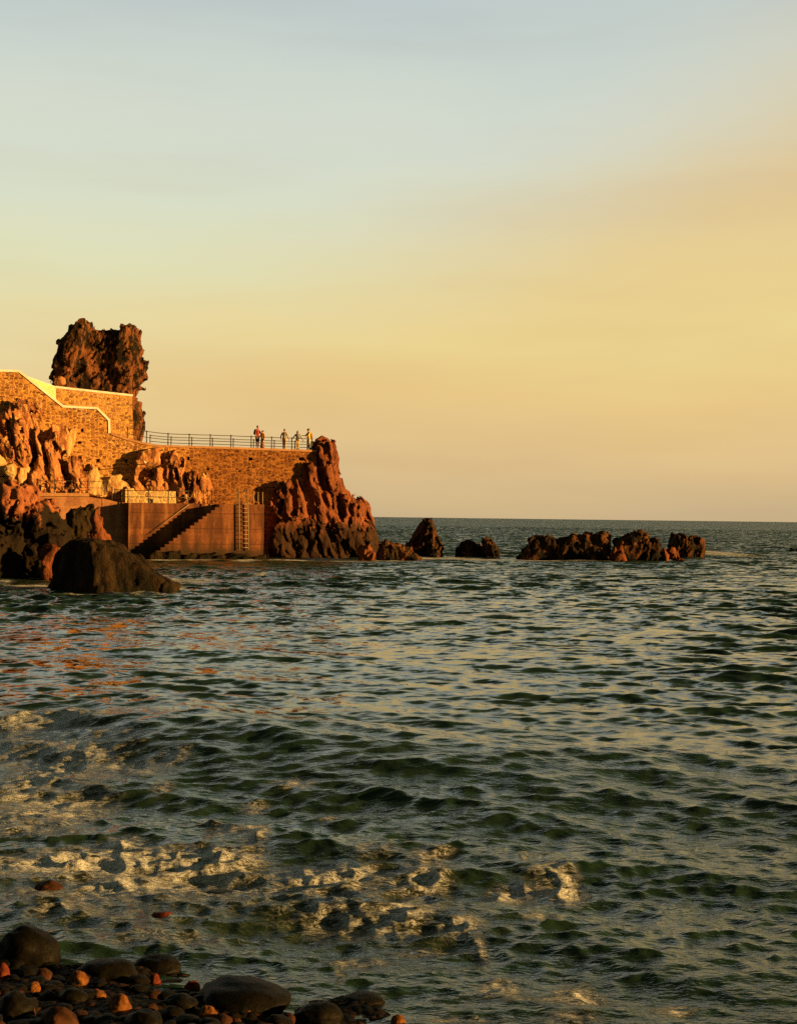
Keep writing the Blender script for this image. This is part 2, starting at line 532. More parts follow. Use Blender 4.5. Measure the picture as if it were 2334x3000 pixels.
def concrete_mat(name, a, b, low=None, low_z=0.8, bump=0.25, joint=0.0):
    mt, nt, bs = new_mat(name)
    pos, wp = wallpos(nt)
    st = N(nt, 'ShaderNodeMapping', {0: wp, 'Scale': (1.0, 1.0, 0.3)}).outputs[0]
    n1 = N(nt, 'ShaderNodeTexNoise', {'Vector': st, 'Scale': 1.1, 'Detail': 7.0, 'Roughness': 0.65}).outputs[0]
    n2 = N(nt, 'ShaderNodeTexNoise', {'Vector': wp, 'Scale': 8.0, 'Detail': 5.0, 'Roughness': 0.7}).outputs[0]
    n4 = N(nt, 'ShaderNodeTexNoise', {'Vector': N(nt, 'ShaderNodeMapping', {0: wp, 'Scale': (0.15, 0.15, 1.3)}).outputs[0], 'Scale': 1.0, 'Detail': 3.0}).outputs[0]
    c = mixc(nt, sstep(nt, n1, 0.38, 0.62), a, b)
    c = mixc(nt, mth(nt, 'MULTIPLY', sstep(nt, n4, 0.5, 0.7), 0.35), c, tuple(x * 1.5 for x in b))
    c = mixc(nt, mth(nt, 'MULTIPLY', sstep(nt, n2, 0.55, 0.40), 0.4), c, tuple(x * 0.5 for x in a))
    if joint:
        zc = N(nt, 'ShaderNodeSeparateXYZ', {0: wp}).outputs[2]
        fr = mth(nt, 'ABSOLUTE', mth(nt, 'SUBTRACT', mth(nt, 'FRACT', mth(nt, 'DIVIDE', mth(nt, 'ADD', zc, mth(nt, 'MULTIPLY', n1, 0.10)), joint)), 0.5))
        c = mixc(nt, mth(nt, 'MULTIPLY', sstep(nt, fr, 0.455, 0.5), 0.7), c, tuple(x * 0.35 for x in a))
        dr = N(nt, 'ShaderNodeTexNoise', {'Vector': N(nt, 'ShaderNodeMapping', {0: wp, 'Scale': (1.6, 1.0, 0.12)}).outputs[0], 'Scale': 1.2, 'Detail': 4.0}).outputs[0]
        c = mixc(nt, mth(nt, 'MULTIPLY', sstep(nt, dr, 0.5, 0.66), 0.65), c, (0.05, 0.021, 0.010))
        c = mixc(nt, mth(nt, 'MULTIPLY', sstep(nt, dr, 0.42, 0.30), 0.5), c, (0.42, 0.20, 0.075))
    if low:
        sz = N(nt, 'ShaderNodeSeparateXYZ', {0: pos}).outputs[2]
        zz = mth(nt, 'ADD', sz, mth(nt, 'MULTIPLY', mth(nt, 'SUBTRACT', n1, 0.5), 1.2))
        c = mixc(nt, mth(nt, 'MULTIPLY', sstep(nt, zz, low_z + 0.6, low_z - 0.3), 0.85), c, low)
    nt.links.new(c, bs.inputs['Base Color'])
    bs.inputs['Roughness'].default_value = 0.9
    bs.inputs['Specular IOR Level'].default_value = 0.2
    bp = N(nt, 'ShaderNodeBump', {'Strength': bump, 'Distance': 0.06, 'Height': mth(nt, 'ADD', n1, mth(nt, 'MULTIPLY', n2, 0.5))})
    nt.links.new(bp.outputs[0], bs.inputs['Normal'])
    return mt

def plain_mat(name, col, rough=0.8, var=0.25, scale=12.0, metal=0.0):
    mt, nt, bs = new_mat(name)
    tcn = N(nt, 'ShaderNodeTexCoord')
    n = N(nt, 'ShaderNodeTexNoise', {'Vector': tcn.outputs['Object'], 'Scale': scale, 'Detail': 4.0}).outputs[0]
    nt.links.new(mixc(nt, sstep(nt, n, 0.35, 0.65), tuple(x * (1 - var) for x in col), col), bs.inputs['Base Color'])
    bs.inputs['Roughness'].default_value = rough
    bs.inputs['Metallic'].default_value = metal
    return mt

M = {}
_p = PW(590, 1380, 110.5)
DARK_FROM = _p.x * math.cos(ANG) + _p.y * math.sin(ANG) - 0.55 * 6.5 + 1.2
M['tower'] = rock_mat('dark_tower_lava', (0.014, 0.010, 0.006), (0.22, 0.085, 0.034), (0.34, 0.16, 0.055), wet=-5, balance=0.52, lean=0.5, pale_amt=0.22, scale=1.25, bump=0.9)
M['cliff'] = rock_mat('red_cliff_basalt', (0.15, 0.056, 0.024), (0.46, 0.205, 0.074), (0.66, 0.40, 0.14), wet=-5, balance=0.46, lean=-0.25, pale_amt=0.45, bump=0.8)
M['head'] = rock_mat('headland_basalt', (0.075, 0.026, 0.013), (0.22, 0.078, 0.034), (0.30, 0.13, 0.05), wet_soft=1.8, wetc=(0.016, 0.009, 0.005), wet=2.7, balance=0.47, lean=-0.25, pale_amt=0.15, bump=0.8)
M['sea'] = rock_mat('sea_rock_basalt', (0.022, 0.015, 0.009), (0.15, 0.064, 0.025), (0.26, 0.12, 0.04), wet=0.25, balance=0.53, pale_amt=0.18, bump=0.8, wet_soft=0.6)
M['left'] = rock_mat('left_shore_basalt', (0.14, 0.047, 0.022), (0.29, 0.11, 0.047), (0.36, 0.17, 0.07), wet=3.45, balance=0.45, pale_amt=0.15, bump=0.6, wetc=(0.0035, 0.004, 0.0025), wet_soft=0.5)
M['red'] = rock_mat('red_shore_basalt', (0.06, 0.020, 0.010), (0.19, 0.065, 0.026), (0.25, 0.10, 0.035), wet=-0.2, balance=0.47, pale_amt=0.1, bump=0.6)
M['boulder'] = rock_mat('boulder_basalt', (0.013, 0.010, 0.006), (0.036, 0.024, 0.011), (0.05, 0.026, 0.012), wet=0.2, balance=0.5, pale_amt=0.2, bump=0.9)
M['wall'] = masonry_mat('rubble_masonry', (0.64, 0.33, 0.080), [(0.10, 0.038, 0.014), (0.25, 0.105, 0.03), (0.42, 0.195, 0.052), (0.55, 0.27, 0.07)], dark_from=DARK_FROM)
M['wall2'] = masonry_mat('terrace_masonry', (0.64, 0.34, 0.085), [(0.15, 0.075, 0.03), (0.32, 0.16, 0.068), (0.44, 0.25, 0.10), (0.54, 0.33, 0.13)], seed=7.0, scale=(2.8, 1, 6.0))
M['pale_wall'] = masonry_mat('pale_rubble', (0.62, 0.45, 0.18), [(0.28, 0.15, 0.06), (0.5, 0.34, 0.14), (0.6, 0.44, 0.19), (0.7, 0.52, 0.24)], seed=3.0, scale=(2.2, 1, 3.0), pale=(0.8, 0.62, 0.3))
M['quay'] = concrete_mat('quay_concrete', (0.10, 0.036, 0.014), (0.22, 0.082, 0.028), low=(0.03, 0.020, 0.010), low_z=0.75, joint=1.15, bump=0.6)
M['prom'] = concrete_mat('promenade_concrete', (0.26, 0.11, 0.05), (0.40, 0.20, 0.085))
M['coping'] = concrete_mat('coping_mortar', (0.36, 0.18, 0.075), (0.45, 0.24, 0.10))
M['white'] = concrete_mat('white_painted_coping', (0.76, 0.70, 0.56), (0.82, 0.78, 0.66), bump=0.05)
M['plaster'] = concrete_mat('yellow_plaster', (0.72, 0.55, 0.26), (0.78, 0.60, 0.30), bump=0.05)
M['patch'] = rock_mat('pale_mortar', (0.34, 0.18, 0.065), (0.60, 0.40, 0.16), (0.70, 0.52, 0.24), wet=-5, balance=0.46, pale_amt=0.25, bump=0.8)
M['iron'] = plain_mat('rusty_iron', (0.035, 0.025, 0.018), 0.6)
M['galv'] = plain_mat('galvanised_steel', (0.27, 0.21, 0.11), 0.6)

# ------------------------------------------------------------------ the sea
def build_sea():
    r = [5.0]
    while r[-1] < 150: r.append(r[-1] * 1.0036)
    while r[-1] < 560: r.append(r[-1] + 0.58)
    while r[-1] < 2500: r.append(r[-1] * 1.012)
    while r[-1] < 45000: r.append(r[-1] * 1.06)
    r = np.array(r)
    a1 = np.arange(-0.33, 0.33, 0.0012)
    a0 = np.arange(-0.95, -0.33, 0.007); a2 = np.arange(0.333, 0.95, 0.007)
    a = np.concatenate([a0, a1, a2])
    nr, na = len(r), len(a)
    Rr, A = np.meshgrid(r, a, indexing='ij')
    X = (Rr * np.sin(A)).astype(np.float64); Y = (Rr * np.cos(A)).astype(np.float64)
    near_calm = np.clip((Y - 8) / 30.0, 0.35, 1.0)
    mid_calm = np.clip(0.55 + (Y - 9) / 36.0 * 0.5, 0.50, 0.88)
    band_calm = np.clip(0.42 + (Y - 9) / 30.0 * 0.8, 0.40, 1.12)
    lost = np.zeros(nr)
    Z = np.zeros_like(X); DX = np.zeros_like(X); DY = np.zeros_like(X)
    space = np.maximum(np.gradient(r), r * 0.0012)
    rg = np.random.default_rng(5)
    n = 190
    lam = np.exp(rg.uniform(np.log(0.14), np.log(8.0), n))
    main = math.atan2(-0.96, -0.28)
    th = main + rg.normal(0, 0.75, n) * np.where(lam > 3.0, 0.45, np.where(lam > 0.4, 0.62, 1.0))
    ph = rg.uniform(0, 2 * np.pi, n)
    slope = 0.033 * np.where(lam > 1.3, (1.3 / lam) ** 1.0, 1.0)
    # gusts: patches of rougher and smoother water
    gq = np.stack([X.ravel() * 0.06, Y.ravel() * 0.045, np.zeros(X.size)], 1).astype(np.float32)
    gust = (1.0 + 0.75 * fbm(gq, 2, 31)).reshape(X.shape)
    gust = np.clip(gust, 0.45, 1.7)
    for i in range(n):
        k = 2 * np.pi / lam[i]
        w = np.clip((lam[i] / space - 2.2) / 2.0, 0, 1)
        lost += (1 - w * w) * slope[i] ** 2 / 2
        rows = np.nonzero(w > 0)[0]
        if len(rows) == 0: continue
        s_ = slice(rows[0], rows[-1] + 1)
        amp = (slope[i] / k * w[s_])[:, None] * (gust[s_] * (1.3 if lam[i] < 0.38 else (band_calm[s_] if lam[i] < 1.1 else mid_calm[s_])) if lam[i] < 3 else near_calm[s_])
        q = k * (X[s_] * math.cos(th[i]) + Y[s_] * math.sin(th[i])) + ph[i]
        c, s = np.cos(q), np.sin(q)
        Z[s_] += amp * c
        DX[s_] -= 1.1 * amp * s * math.cos(th[i])
        DY[s_] -= 1.1 * amp * s * math.sin(th[i])
    # one longer swell that steepens as it comes in to the beach, and a smaller one behind it
    def swell(A_, B_, amp, wf, wb):
        d = (B_ - A_); d.z = 0; d.normalize()
        nx_, ny_ = d.y, -d.x            # towards the camera
        if ny_ > 0: nx_, ny_ = -nx_, -ny_
        q = (X - A_.x) * nx_ + (Y - A_.y) * ny_
        along = (X - A_.x) * d.x + (Y - A_.y) * d.y
        q = q + 0.5 * np.sin(along * 0.55 + 1.0) + 0.25 * np.sin(along * 1.3)
        g = np.where(q > 0, np.exp(-(q / wf) ** 2), np.exp(-(q / wb) ** 2))
        return amp * g * (0.8 + 0.25 * np.sin(along * 0.4))
    Z += swell(G(0, 2150), G(2334, 2330), 0.50, 2.5, 2.0)
    Z += swell(G(0, 1880), G(2334, 1960), 0.13, 3.0, 3.0) + swell(G(0, 2050), G(2334, 2130), 0.10, 1.6, 1.8)
    Z += swell(G(0, 2450), G(2334, 2560), 0.06, 0.8, 0.9) + swell(G(600, 2745), G(2334, 2800), 0.05, 0.5, 0.7)
    # foam: (pixel x, pixel y, half width, half height, weight) laid on the water plane
    blobs = [(170, 2280, 260, 80, .24), (300, 2540, 420, 60, .22), (850, 2585, 500, 50, .20), (1250, 2740, 520, 100, .18), (150, 2400, 260, 40, .2), (60, 2182, 120, 14, .9), (230, 2180, 90, 14, .75), (30, 2230, 130, 30, .62), (150, 2290, 70, 30, .8), (300, 2250, 90, 26, .6), (60, 2330, 140, 34, .5), (190, 2370, 110, 22, .62), (420, 2300, 90, 20, .38),
             (340, 2285, 14, 12, .9), (60, 2405, 110, 16, .7), (230, 2415, 60, 16, .65), (60, 2445, 110, 18, .55), (210, 2460, 22, 8, .8), (480, 2345, 30, 16, .55), (520, 2275, 40, 12, .5), (860, 2345, 60, 14, .65), (750, 2385, 40, 12, .6), (960, 2420, 30, 10, .7),
             (240, 2525, 160, 24, .85), (90, 2545, 110, 20, .75), (440, 2530, 130, 26, .8), (640, 2535, 90, 26, .95), (360, 2490, 40, 18, .9), (760, 2470, 30, 40, .75), (660, 2455, 50, 22, .65), (350, 2600, 34, 22, 1.1), (290, 2600, 30, 14, .8), (480, 2580, 140, 16, .5),
             (950, 2580, 110, 20, .95), (1050, 2560, 40, 12, 1.05), (1100, 2520, 60, 16, .6), (1240, 2590, 60, 26, .85), (1250, 2545, 40, 24, .7), (1300, 2515, 40, 16, .6), (1480, 2625, 40, 16, .95), (1540, 2615, 60, 12, .7), (1650, 2600, 40, 36, .85), (1670, 2630, 36, 16, .95), (1600, 2580, 70, 14, .6),
             (1200, 2700, 42, 26, 1.05), (1335, 2735, 26, 18, .9), (1370, 2730, 30, 14, .85), (1110, 2735, 60, 12, .7), (1000, 2720, 90, 18, .4), (1050, 2812, 70, 10, .75), (1405, 2795, 14, 24, .85), (1000, 2860, 16, 22, .45), (1260, 2790, 70, 8, .6), (1090, 2925, 40, 20, .55),
             (1470, 2890, 40, 20, .95), (1440, 2905, 26, 14, .8), (1690, 2910, 50, 26, .9), (1585, 2700, 40, 10, .7), (1550, 2518, 60, 8, .7), (1530, 2540, 14, 8, .7), (1960, 2960, 50, 14, .75), (2000, 2955, 30, 12, .8), (1680, 2985, 80, 18, .6), (1350, 2985, 160, 12, .4), (1600, 2930, 200, 14, .45),
             (300, 2700, 240, 60, .25), (200, 2620, 200, 30, .35), (700, 2640, 300, 60, .22), (1100, 2680, 260, 60, .2), (120, 2680, 100, 20, .3), (500, 2760, 180, 24, .3),
             (540, 1703, 60, 4, .8), (600, 1700, 40, 3, .7), (760, 1684, 14, 4, 1.), (690, 1700, 12, 3, .8), (470, 1641, 30, 2.5, .7), (940, 1641, 40, 2, .8), (830, 1641, 40, 2, .6), (720, 1643, 30, 3, .8), (1230, 1637, 60, 3, .5), (1330, 1635, 50, 3, .5), (1400, 1640, 70, 3, .5),
             (1610, 1641, 22, 3, 1.), (1760, 1640, 14, 3, 1.), (2010, 1630, 40, 3, .75), (2085, 1620, 44, 6, 2.2), (1880, 1637, 90, 3, .5), (20, 1722, 40, 5, .6), (525, 1725, 14, 6, .9), (1140, 1643, 60, 3, .75), (1560, 1641, 40, 2.5, .8), (1690, 1641, 50, 2.5, .7), (1830, 1639, 40, 2.5, .75), (880, 1642, 60, 2.5, .75), (1000, 1643, 50, 2.5, .75), (1260, 1633, 40, 2.5, .8), (1430, 1640, 40, 2.5, .75), (1350, 1636, 40, 2.5, .7), (560, 1640, 60, 2.5, .65), (430, 1738, 80, 4, .7), (90, 1715, 60, 4, .7), (250, 1741, 120, 3, .4), (10, 1706, 30, 4, .6)]
    foam = np.zeros_like(X)
    lump = np.zeros_like(X)
    for px, py, hw, hh, wt in blobs:
        c = G(px, py)
        rx = hw / F * c.y * 1.15
        ry = max(abs(G(px, py - hh).y - G(px, py + hh).y) / 2, 0.05) * 1.1
        jr = np.nonzero((r > c.y - 4 * ry - 1) & (r < (c.y + 4 * ry) * 1.09 + 1))[0]
        s_ = slice(jr[0], jr[-1] + 1)
        g = np.exp(-((X[s_] - c.x) / rx) ** 2 - ((Y[s_] - c.y) / ry) ** 2)
        foam[s_] += wt * (1.9 if py < 1760 else 1.0) * g
        if py > 2150 and wt >= 0.8:
            lump[s_] = np.maximum(lump[s_], wt * g)
    near = np.nonzero(r < 40)[0]
    s_ = slice(0, near[-1] + 1)
    q = np.stack([X[s_].ravel() * 3.2, Y[s_].ravel() * 4.0, np.zeros(X[s_].size)], 1).astype(np.float32)
    nn = fbm(q, 4, 41).reshape(X[s_].shape)
    Z[s_] += 0.16 * np.clip(lump[s_], 0, 1) * np.clip(nn * 0.2 + 0.05, 0, 0.25) + np.clip(foam[s_], 0, 1) * (np.abs(nn) * 0.035)
    # the swash runs thin over the stones: the water calms towards the beach
    shore = np.clip((np.hypot(X, Y) - 7.5) / 4.0, 0.35, 1)
    Z *= shore
    V = np.stack([X + DX * shore, Y + DY * shore, Z], 2).reshape(-1, 3)
    i = np.arange(nr * na).reshape(nr, na)
    Q = np.stack([i[:-1, :-1], i[:-1, 1:], i[1:, 1:], i[1:, :-1]], 2).reshape(-1, 4)[:, ::-1]
    me = bpy.data.meshes.new('water')
    me = mesh_np('water', V, Q)
    at = me.attributes.new('foam', 'FLOAT', 'POINT')
    at.data.foreach_set('value', foam.ravel().astype(np.float32))
    at = me.attributes.new('chop', 'FLOAT', 'POINT')
    at.data.foreach_set('value', np.repeat(np.sqrt(lost), na).astype(np.float32))
    mt, nt, bs = new_mat('sea_water')
    g = N(nt, 'ShaderNodeNewGeometry'); pos = g.outputs['Position']
    fa = N(nt, 'ShaderNodeAttribute', attribute_name='foam').outputs['Fac']
    st = N(nt, 'ShaderNodeMapping', {0: pos, 'Scale': (0.75, 1.5, 1.0), 'Rotation': (0, 0, R(10))}).outputs[0]
    f1 = N(nt, 'ShaderNodeTexNoise', {'Vector': st, 'Scale': 3.0, 'Detail': 8.0, 'Roughness': 0.68, 'Distortion': 1.2}).outputs[0]
    f2 = N(nt, 'ShaderNodeTexNoise', {'Vector': st, 'Scale': 14.0, 'Detail': 5.0, 'Roughness': 0.7, 'Distortion': 0.6}).outputs[0]
    fs = mth(nt, 'ADD', fa, mth(nt, 'MULTIPLY', mth(nt, 'SUBTRACT', f1, 0.5), 2.3))
    fs = mth(nt, 'MULTIPLY', fs, sstep(nt, fa, 0.1, 0.35))
    f3 = N(nt, 'ShaderNodeTexNoise', {'Vector': st, 'Scale': 3.6, 'Detail': 4.0, 'Roughness': 0.6, 'Distortion': 2.2}).outputs[0]
    lace = mth(nt, 'SUBTRACT', 1.0, mth(nt, 'MULTIPLY', mth(nt, 'ABSOLUTE', mth(nt, 'SUBTRACT', f3, 0.5)), 9.0))
    strand = mth(nt, 'MULTIPLY', sstep(nt, lace, 0.25, 0.9), sstep(nt, fa, 0.12, 0.55))
    lace2 = mth(nt, 'SUBTRACT', 1.0, mth(nt, 'MULTIPLY', mth(nt, 'ABSOLUTE', mth(nt, 'SUBTRACT', N(nt, 'ShaderNodeTexNoise', {'Vector': st, 'Scale': 9.0, 'Detail': 3.0, 'Distortion': 1.5}).outputs[0], 0.5)), 11.0))
    strand = mth(nt, 'MAXIMUM', strand, mth(nt, 'MULTIPLY', sstep(nt, lace2, 0.2, 0.9), mth(nt, 'MULTIPLY', sstep(nt, fa, 0.2, 0.7), 0.8)))
    core = mth(nt, 'MULTIPLY', sstep(nt, fs, 0.55, 1.0), sstep(nt, f2, 0.34, 0.54))
    core = mth(nt, 'MULTIPLY', core, mth(nt, 'ADD', 0.35, mth(nt, 'MULTIPLY', sstep(nt, lace2, -1.5, 0.5), 0.55)))
    ff = mth(nt, 'MAXIMUM', core, mth(nt, 'MULTIPLY', strand, mth(nt, 'MULTIPLY', sstep(nt, f2, 0.40, 0.60), 0.7)))
    # murky water, a little browner where the wash stirs it
    wc = mixc(nt, sstep(nt, fa, 0.05, 0.5), (0.012, 0.030, 0.018), (0.022, 0.027, 0.014))
    col = mixc(nt, ff, wc, (0.54, 0.59, 0.61))
    nt.links.new(col, bs.inputs['Base Color'])
    nt.links.new(mth(nt, 'ADD', 0.045, mth(nt, 'MULTIPLY', ff, 0.8)), bs.inputs['Roughness'])
    bs.inputs['IOR'].default_value = 1.33
    bs.inputs['Specular Tint'].default_value = (1.0, 0.98, 0.88, 1)
    # ripples too short for the mesh: a small bump close by, and tilted facets where the mesh grows coarse
    n1 = N(nt, 'ShaderNodeTexNoise', {'Vector': st, 'Scale': 7.0, 'Detail': 3.0, 'Roughness': 0.55, 'Distortion': 0.4}).outputs[0]
    n0 = N(nt, 'ShaderNodeTexNoise', {'Vector': N(nt, 'ShaderNodeMapping', {0: pos, 'Scale': (0.38, 1.3, 1.0), 'Rotation': (0, 0, R(-6))}).outputs[0], 'Scale': 15.0, 'Detail': 3.0, 'Roughness': 0.6, 'Distortion': 0.8}).outputs[0]
    hh = mth(nt, 'ADD', mth(nt, 'ADD', mth(nt, 'MULTIPLY', n1, 0.05), mth(nt, 'MULTIPLY', n0, 0.016)), mth(nt, 'MULTIPLY', mth(nt, 'MULTIPLY', f2, ff), 0.10))
    yp = N(nt, 'ShaderNodeSeparateXYZ', {0: pos}).outputs[1]
    hh = mth(nt, 'MULTIPLY', hh, mth(nt, 'ADD', 0.04, mth(nt, 'MULTIPLY', sstep(nt, yp, 30.0, 11.0), 0.8)))
    bp = N(nt, 'ShaderNodeBump', {'Strength': 0.5, 'Distance': 1.0, 'Height': hh})
    ch = N(nt, 'ShaderNodeAttribute', attribute_name='chop').outputs['Fac']
    n2 = N(nt, 'ShaderNodeTexNoise', {'Vector': N(nt, 'ShaderNodeMapping', {0: pos, 'Scale': (0.5, 1.0, 1.0), 'Rotation': (0, 0, R(14))}).outputs[0], 'Scale': 1.5, 'Detail': 2.0, 'Roughness': 0.6}).outputs[1]
    n3 = N(nt, 'ShaderNodeTexNoise', {'Vector': N(nt, 'ShaderNodeMapping', {0: pos, 'Scale': (0.45, 1.0, 1.0), 'Rotation': (0, 0, R(20))}).outputs[0], 'Scale': 5.5, 'Detail': 2.0, 'Roughness': 0.6}).outputs[1]
    n23 = N(nt, 'ShaderNodeVectorMath', {0: N(nt, 'ShaderNodeVectorMath', {0: n2, 'Scale': 0.7}, operation='SCALE').outputs[0], 1: N(nt, 'ShaderNodeVectorMath', {0: n3, 'Scale': 0.8}, operation='SCALE').outputs[0]}, operation='ADD').outputs[0]
    sub = N(nt, 'ShaderNodeVectorMath', {0: n23, 1: (0.75, 0.75, 0.75)}, operation='SUBTRACT').outputs[0]
    flat = N(nt, 'ShaderNodeVectorMath', {0: N(nt, 'ShaderNodeVectorMath', {0: sub, 1: (4.2, 5.6, 0.0)}, operation='MULTIPLY').outputs[0], 1: N(nt, 'ShaderNodeVectorMath', {0: (0.0, -1.05, 0.0), 'Scale': sstep(nt, N(nt, 'ShaderNodeSeparateXYZ', {0: pos}).outputs[1], 12.0, 150.0)}, operation='SCALE').outputs[0]}, operation='ADD').outputs[0]
    tilt = N(nt, 'ShaderNodeVectorMath', {0: flat, 'Scale': ch}, operation='SCALE').outputs[0]
    nrm = N(nt, 'ShaderNodeVectorMath', {0: N(nt, 'ShaderNodeVectorMath', {0: bp.outputs[0], 1: tilt}, operation='ADD').outputs[0]}, operation='NORMALIZE').outputs[0]
    nt.links.new(nrm, bs.inputs['Normal'])
    o = add('water', me, mt, smooth=True)
    tag(o, kind='structure')
build_sea()

# ------------------------------------------------------------------ beach under the stones
BX, BY = -1.72, 9.98
def beach_z(x, y):
    d = (x - BX) * -0.45 + (y - BY) * -0.893
    return 0.13 * d + 0.01

def build_beach():
    xs = np.arange(-16, 12, 0.06); ys = np.arange(-6, 17, 0.06)
    X, Y = np.meshgrid(xs, ys, indexing='ij')
    q = np.stack([X.ravel(), Y.ravel(), 0 * X.ravel()], 1).astype(np.float32)
    Z = beach_z(X, Y) + 0.05 * fbm(q * 1.3, 3, 2).reshape(X.shape)
    d1, d2 = worley(q * 7.0, 4)
    Z += (0.05 * (0.6 - d1)).reshape(X.shape)
    i = np.arange(X.size).reshape(X.shape)
    Q = np.stack([i[:-1, :-1], i[1:, :-1], i[1:, 1:], i[:-1, 1:]], 2).reshape(-1, 4)
    me = mesh_np('beach', np.stack([X, Y, Z], 2).reshape(-1, 3), Q)
    mt, nt, bs = new_mat('wet_shaded_shingle')
    pos = N(nt, 'ShaderNodeNewGeometry').outputs['Position']
    v = N(nt, 'ShaderNodeTexVoronoi', {'Vector': pos, 'Scale': 16.0})
    rn = N(nt, 'ShaderNodeSeparateXYZ', {0: v.outputs['Color']}).outputs[0]
    c = ramp(nt, rn, [(0.0, (0.003, 0.003, 0.002)), (0.6, (0.007, 0.006, 0.004)), (0.9, (0.015, 0.009, 0.005)), (1.0, (0.04, 0.017, 0.008))])  # wet shingle; the shade over the beach is put into these dark colours
    nt.links.new(c, bs.inputs['Base Color'])
    bs.inputs['Roughness'].default_value = 0.7
    bs.inputs['Specular IOR Level'].default_value = 0.03
    bp = N(nt, 'ShaderNodeBump', {'Strength': 0.8, 'Distance': 0.04, 'Height': mth(nt, 'MULTIPLY', v.outputs['Distance'], -1.0)})
    nt.links.new(bp.outputs[0], bs.inputs['Normal'])
    tag(add('beach', me, mt, smooth=True), kind='structure')
build_beach()

# ------------------------------------------------------------------ masonry jetty
Y_WALL, Y_TERR, Y_PROM, Y_QB, Y_QF = 110.5, 112.4, 107.6, 106.3, 104.95
BACK = -NV

def zdrop(v, z):
    return Vector((v.x, v.y, z))

wall = empty('sea_wall', PW(500, 1600, Y_WALL)); wall.location.z = 0
tag(wall, 'long ochre rubble stone sea wall carrying the railed jetty walkway', 'wall')
top = [(-140, 1084), (56, 1091), (185, 1194), (284, 1199), (317, 1232), (318, 1270), (412, 1299), (465, 1309), (650, 1314), (927, 1324)]
pts = [PW(x, y, Y_WALL) for x, y in top]
pts = pts + [zdrop(pts[-1], -0.8), zdrop(pts[0], -0.8)]
ms = MB().prism(pts, BACK * 0.7).build('masonry', M['wall'], wall)
# drain holes really go into the wall
cut = MB()
for x, y, w_, h_ in ((290, 1349, 11, 11), (372, 1349, 9, 8), (555, 1343, 8, 11), (737, 1344, 11, 9), (886, 1344, 15, 10), (612, 1374, 8, 7), (704, 1380, 5, 5), (243, 1260, 8, 9), (236, 1296, 10, 8), (425, 1290, 0, 0)):
    if w_ == 0: continue
    a = [PW(x + i * w_ / 2, y + j * h_ / 2, Y_WALL - 0.3) for i, j in ((-1, -1), (1, -1), (1, 1), (-1, 1))]
    cut.prism(a, BACK * 0.85)
co = cut.build('cutter', None)
md = ms.modifiers.new('holes', 'BOOLEAN'); md.operation = 'DIFFERENCE'; md.object = co; md.solver = 'EXACT'
dg = bpy.context.evaluated_depsgraph_get()
nm = bpy.data.meshes.new_from_object(ms.evaluated_get(dg))
ms.modifiers.clear(); ms.data = nm
if not nm.materials: nm.materials.append(M['wall'])
bpy.data.objects.remove(co)

def strip(path, yref, hgt, depth, proud):
    """coping: a bar of rectangular section that follows a pixel path lying on the wall plane"""
    mb = MB()
    c = [PW(x, y, yref) for x, y in path]
    n = len(c)
    secs = []
    for i, p in enumerate(c):
        d = ((c[i] - c[i - 1]).normalized() if i else Vector((0, 0, 0))) + ((c[i + 1] - c[i]).normalized() if i < n - 1 else Vector((0, 0, 0)))
        d.normalize()
        u = d.cross(NV); u = -u if u.z < -0.01 or (abs(u.z) <= 0.01 and u.dot(TV) < 0) else u
        u.normalize()
        k = 1.0
        if 0 < i < n - 1:
            k = 1 / max(0.5, (c[i + 1] - c[i]).normalized().dot(d))
        f = p + NV * proud
        secs.append([f, f + u * hgt * k, f + u * hgt * k + BACK * depth, f + BACK * depth])
    vs = [q for s in secs for q in s]
    fs = []
    for i in range(n - 1):
        for k in range(4):
            fs.append((i * 4 + k, i * 4 + (k + 1) % 4, (i + 1) * 4 + (k + 1) % 4, (i + 1) * 4 + k))
    fs += [(0, 1, 2, 3), tuple((n - 1) * 4 + k for k in range(4))]
    return mb.put(vs, fs)

strip([(-140, 1084), (56, 1091), (185, 1194), (284, 1199), (317, 1232), (318, 1269)], Y_WALL, 0.17, 0.8, 0.05).build('white_coping', M['white'], wall)
strip([(325, 1273), (370, 1289), (412, 1300), (440, 1306), (465, 1309.5), (650, 1315), (927, 1324.5)], Y_WALL, 0.17, 0.75, 0.06).build('coping', M['coping'], wall)
# walkway deck behind the coping
dk = [PW(x, y, Y_WALL) - Vector((0, 0, 0.02)) for x, y in ((400, 1296), (465, 1305), (650, 1310), (925, 1320))]
mb = MB()
vs = []
for p in dk:
    vs += [p + BACK * 0.7, p + BACK * 5.6, p + BACK * 5.6 - Vector((0, 0, 9)), p + BACK * 0.7 - Vector((0, 0, 9))]
fs = []
for i in range(len(dk) - 1):
    for k in range(4):
        fs.append((i * 4 + k, i * 4 + (k + 1) % 4, (i + 1) * 4 + (k + 1) % 4, (i + 1) * 4 + k))
fs += [(0, 1, 2, 3), tuple((len(dk) - 1) * 4 + k for k in range(4))]
mb.put(vs, fs).build('walkway', M['prom'], wall)

def deck(px):
    """height and place of the walkway edge below photo column px"""
    ys = np.interp(px, [318, 412, 465, 650, 927], [1266, 1295, 1304.5, 1309.5, 1319.5])
    return PW(px, float(ys), Y_WALL)

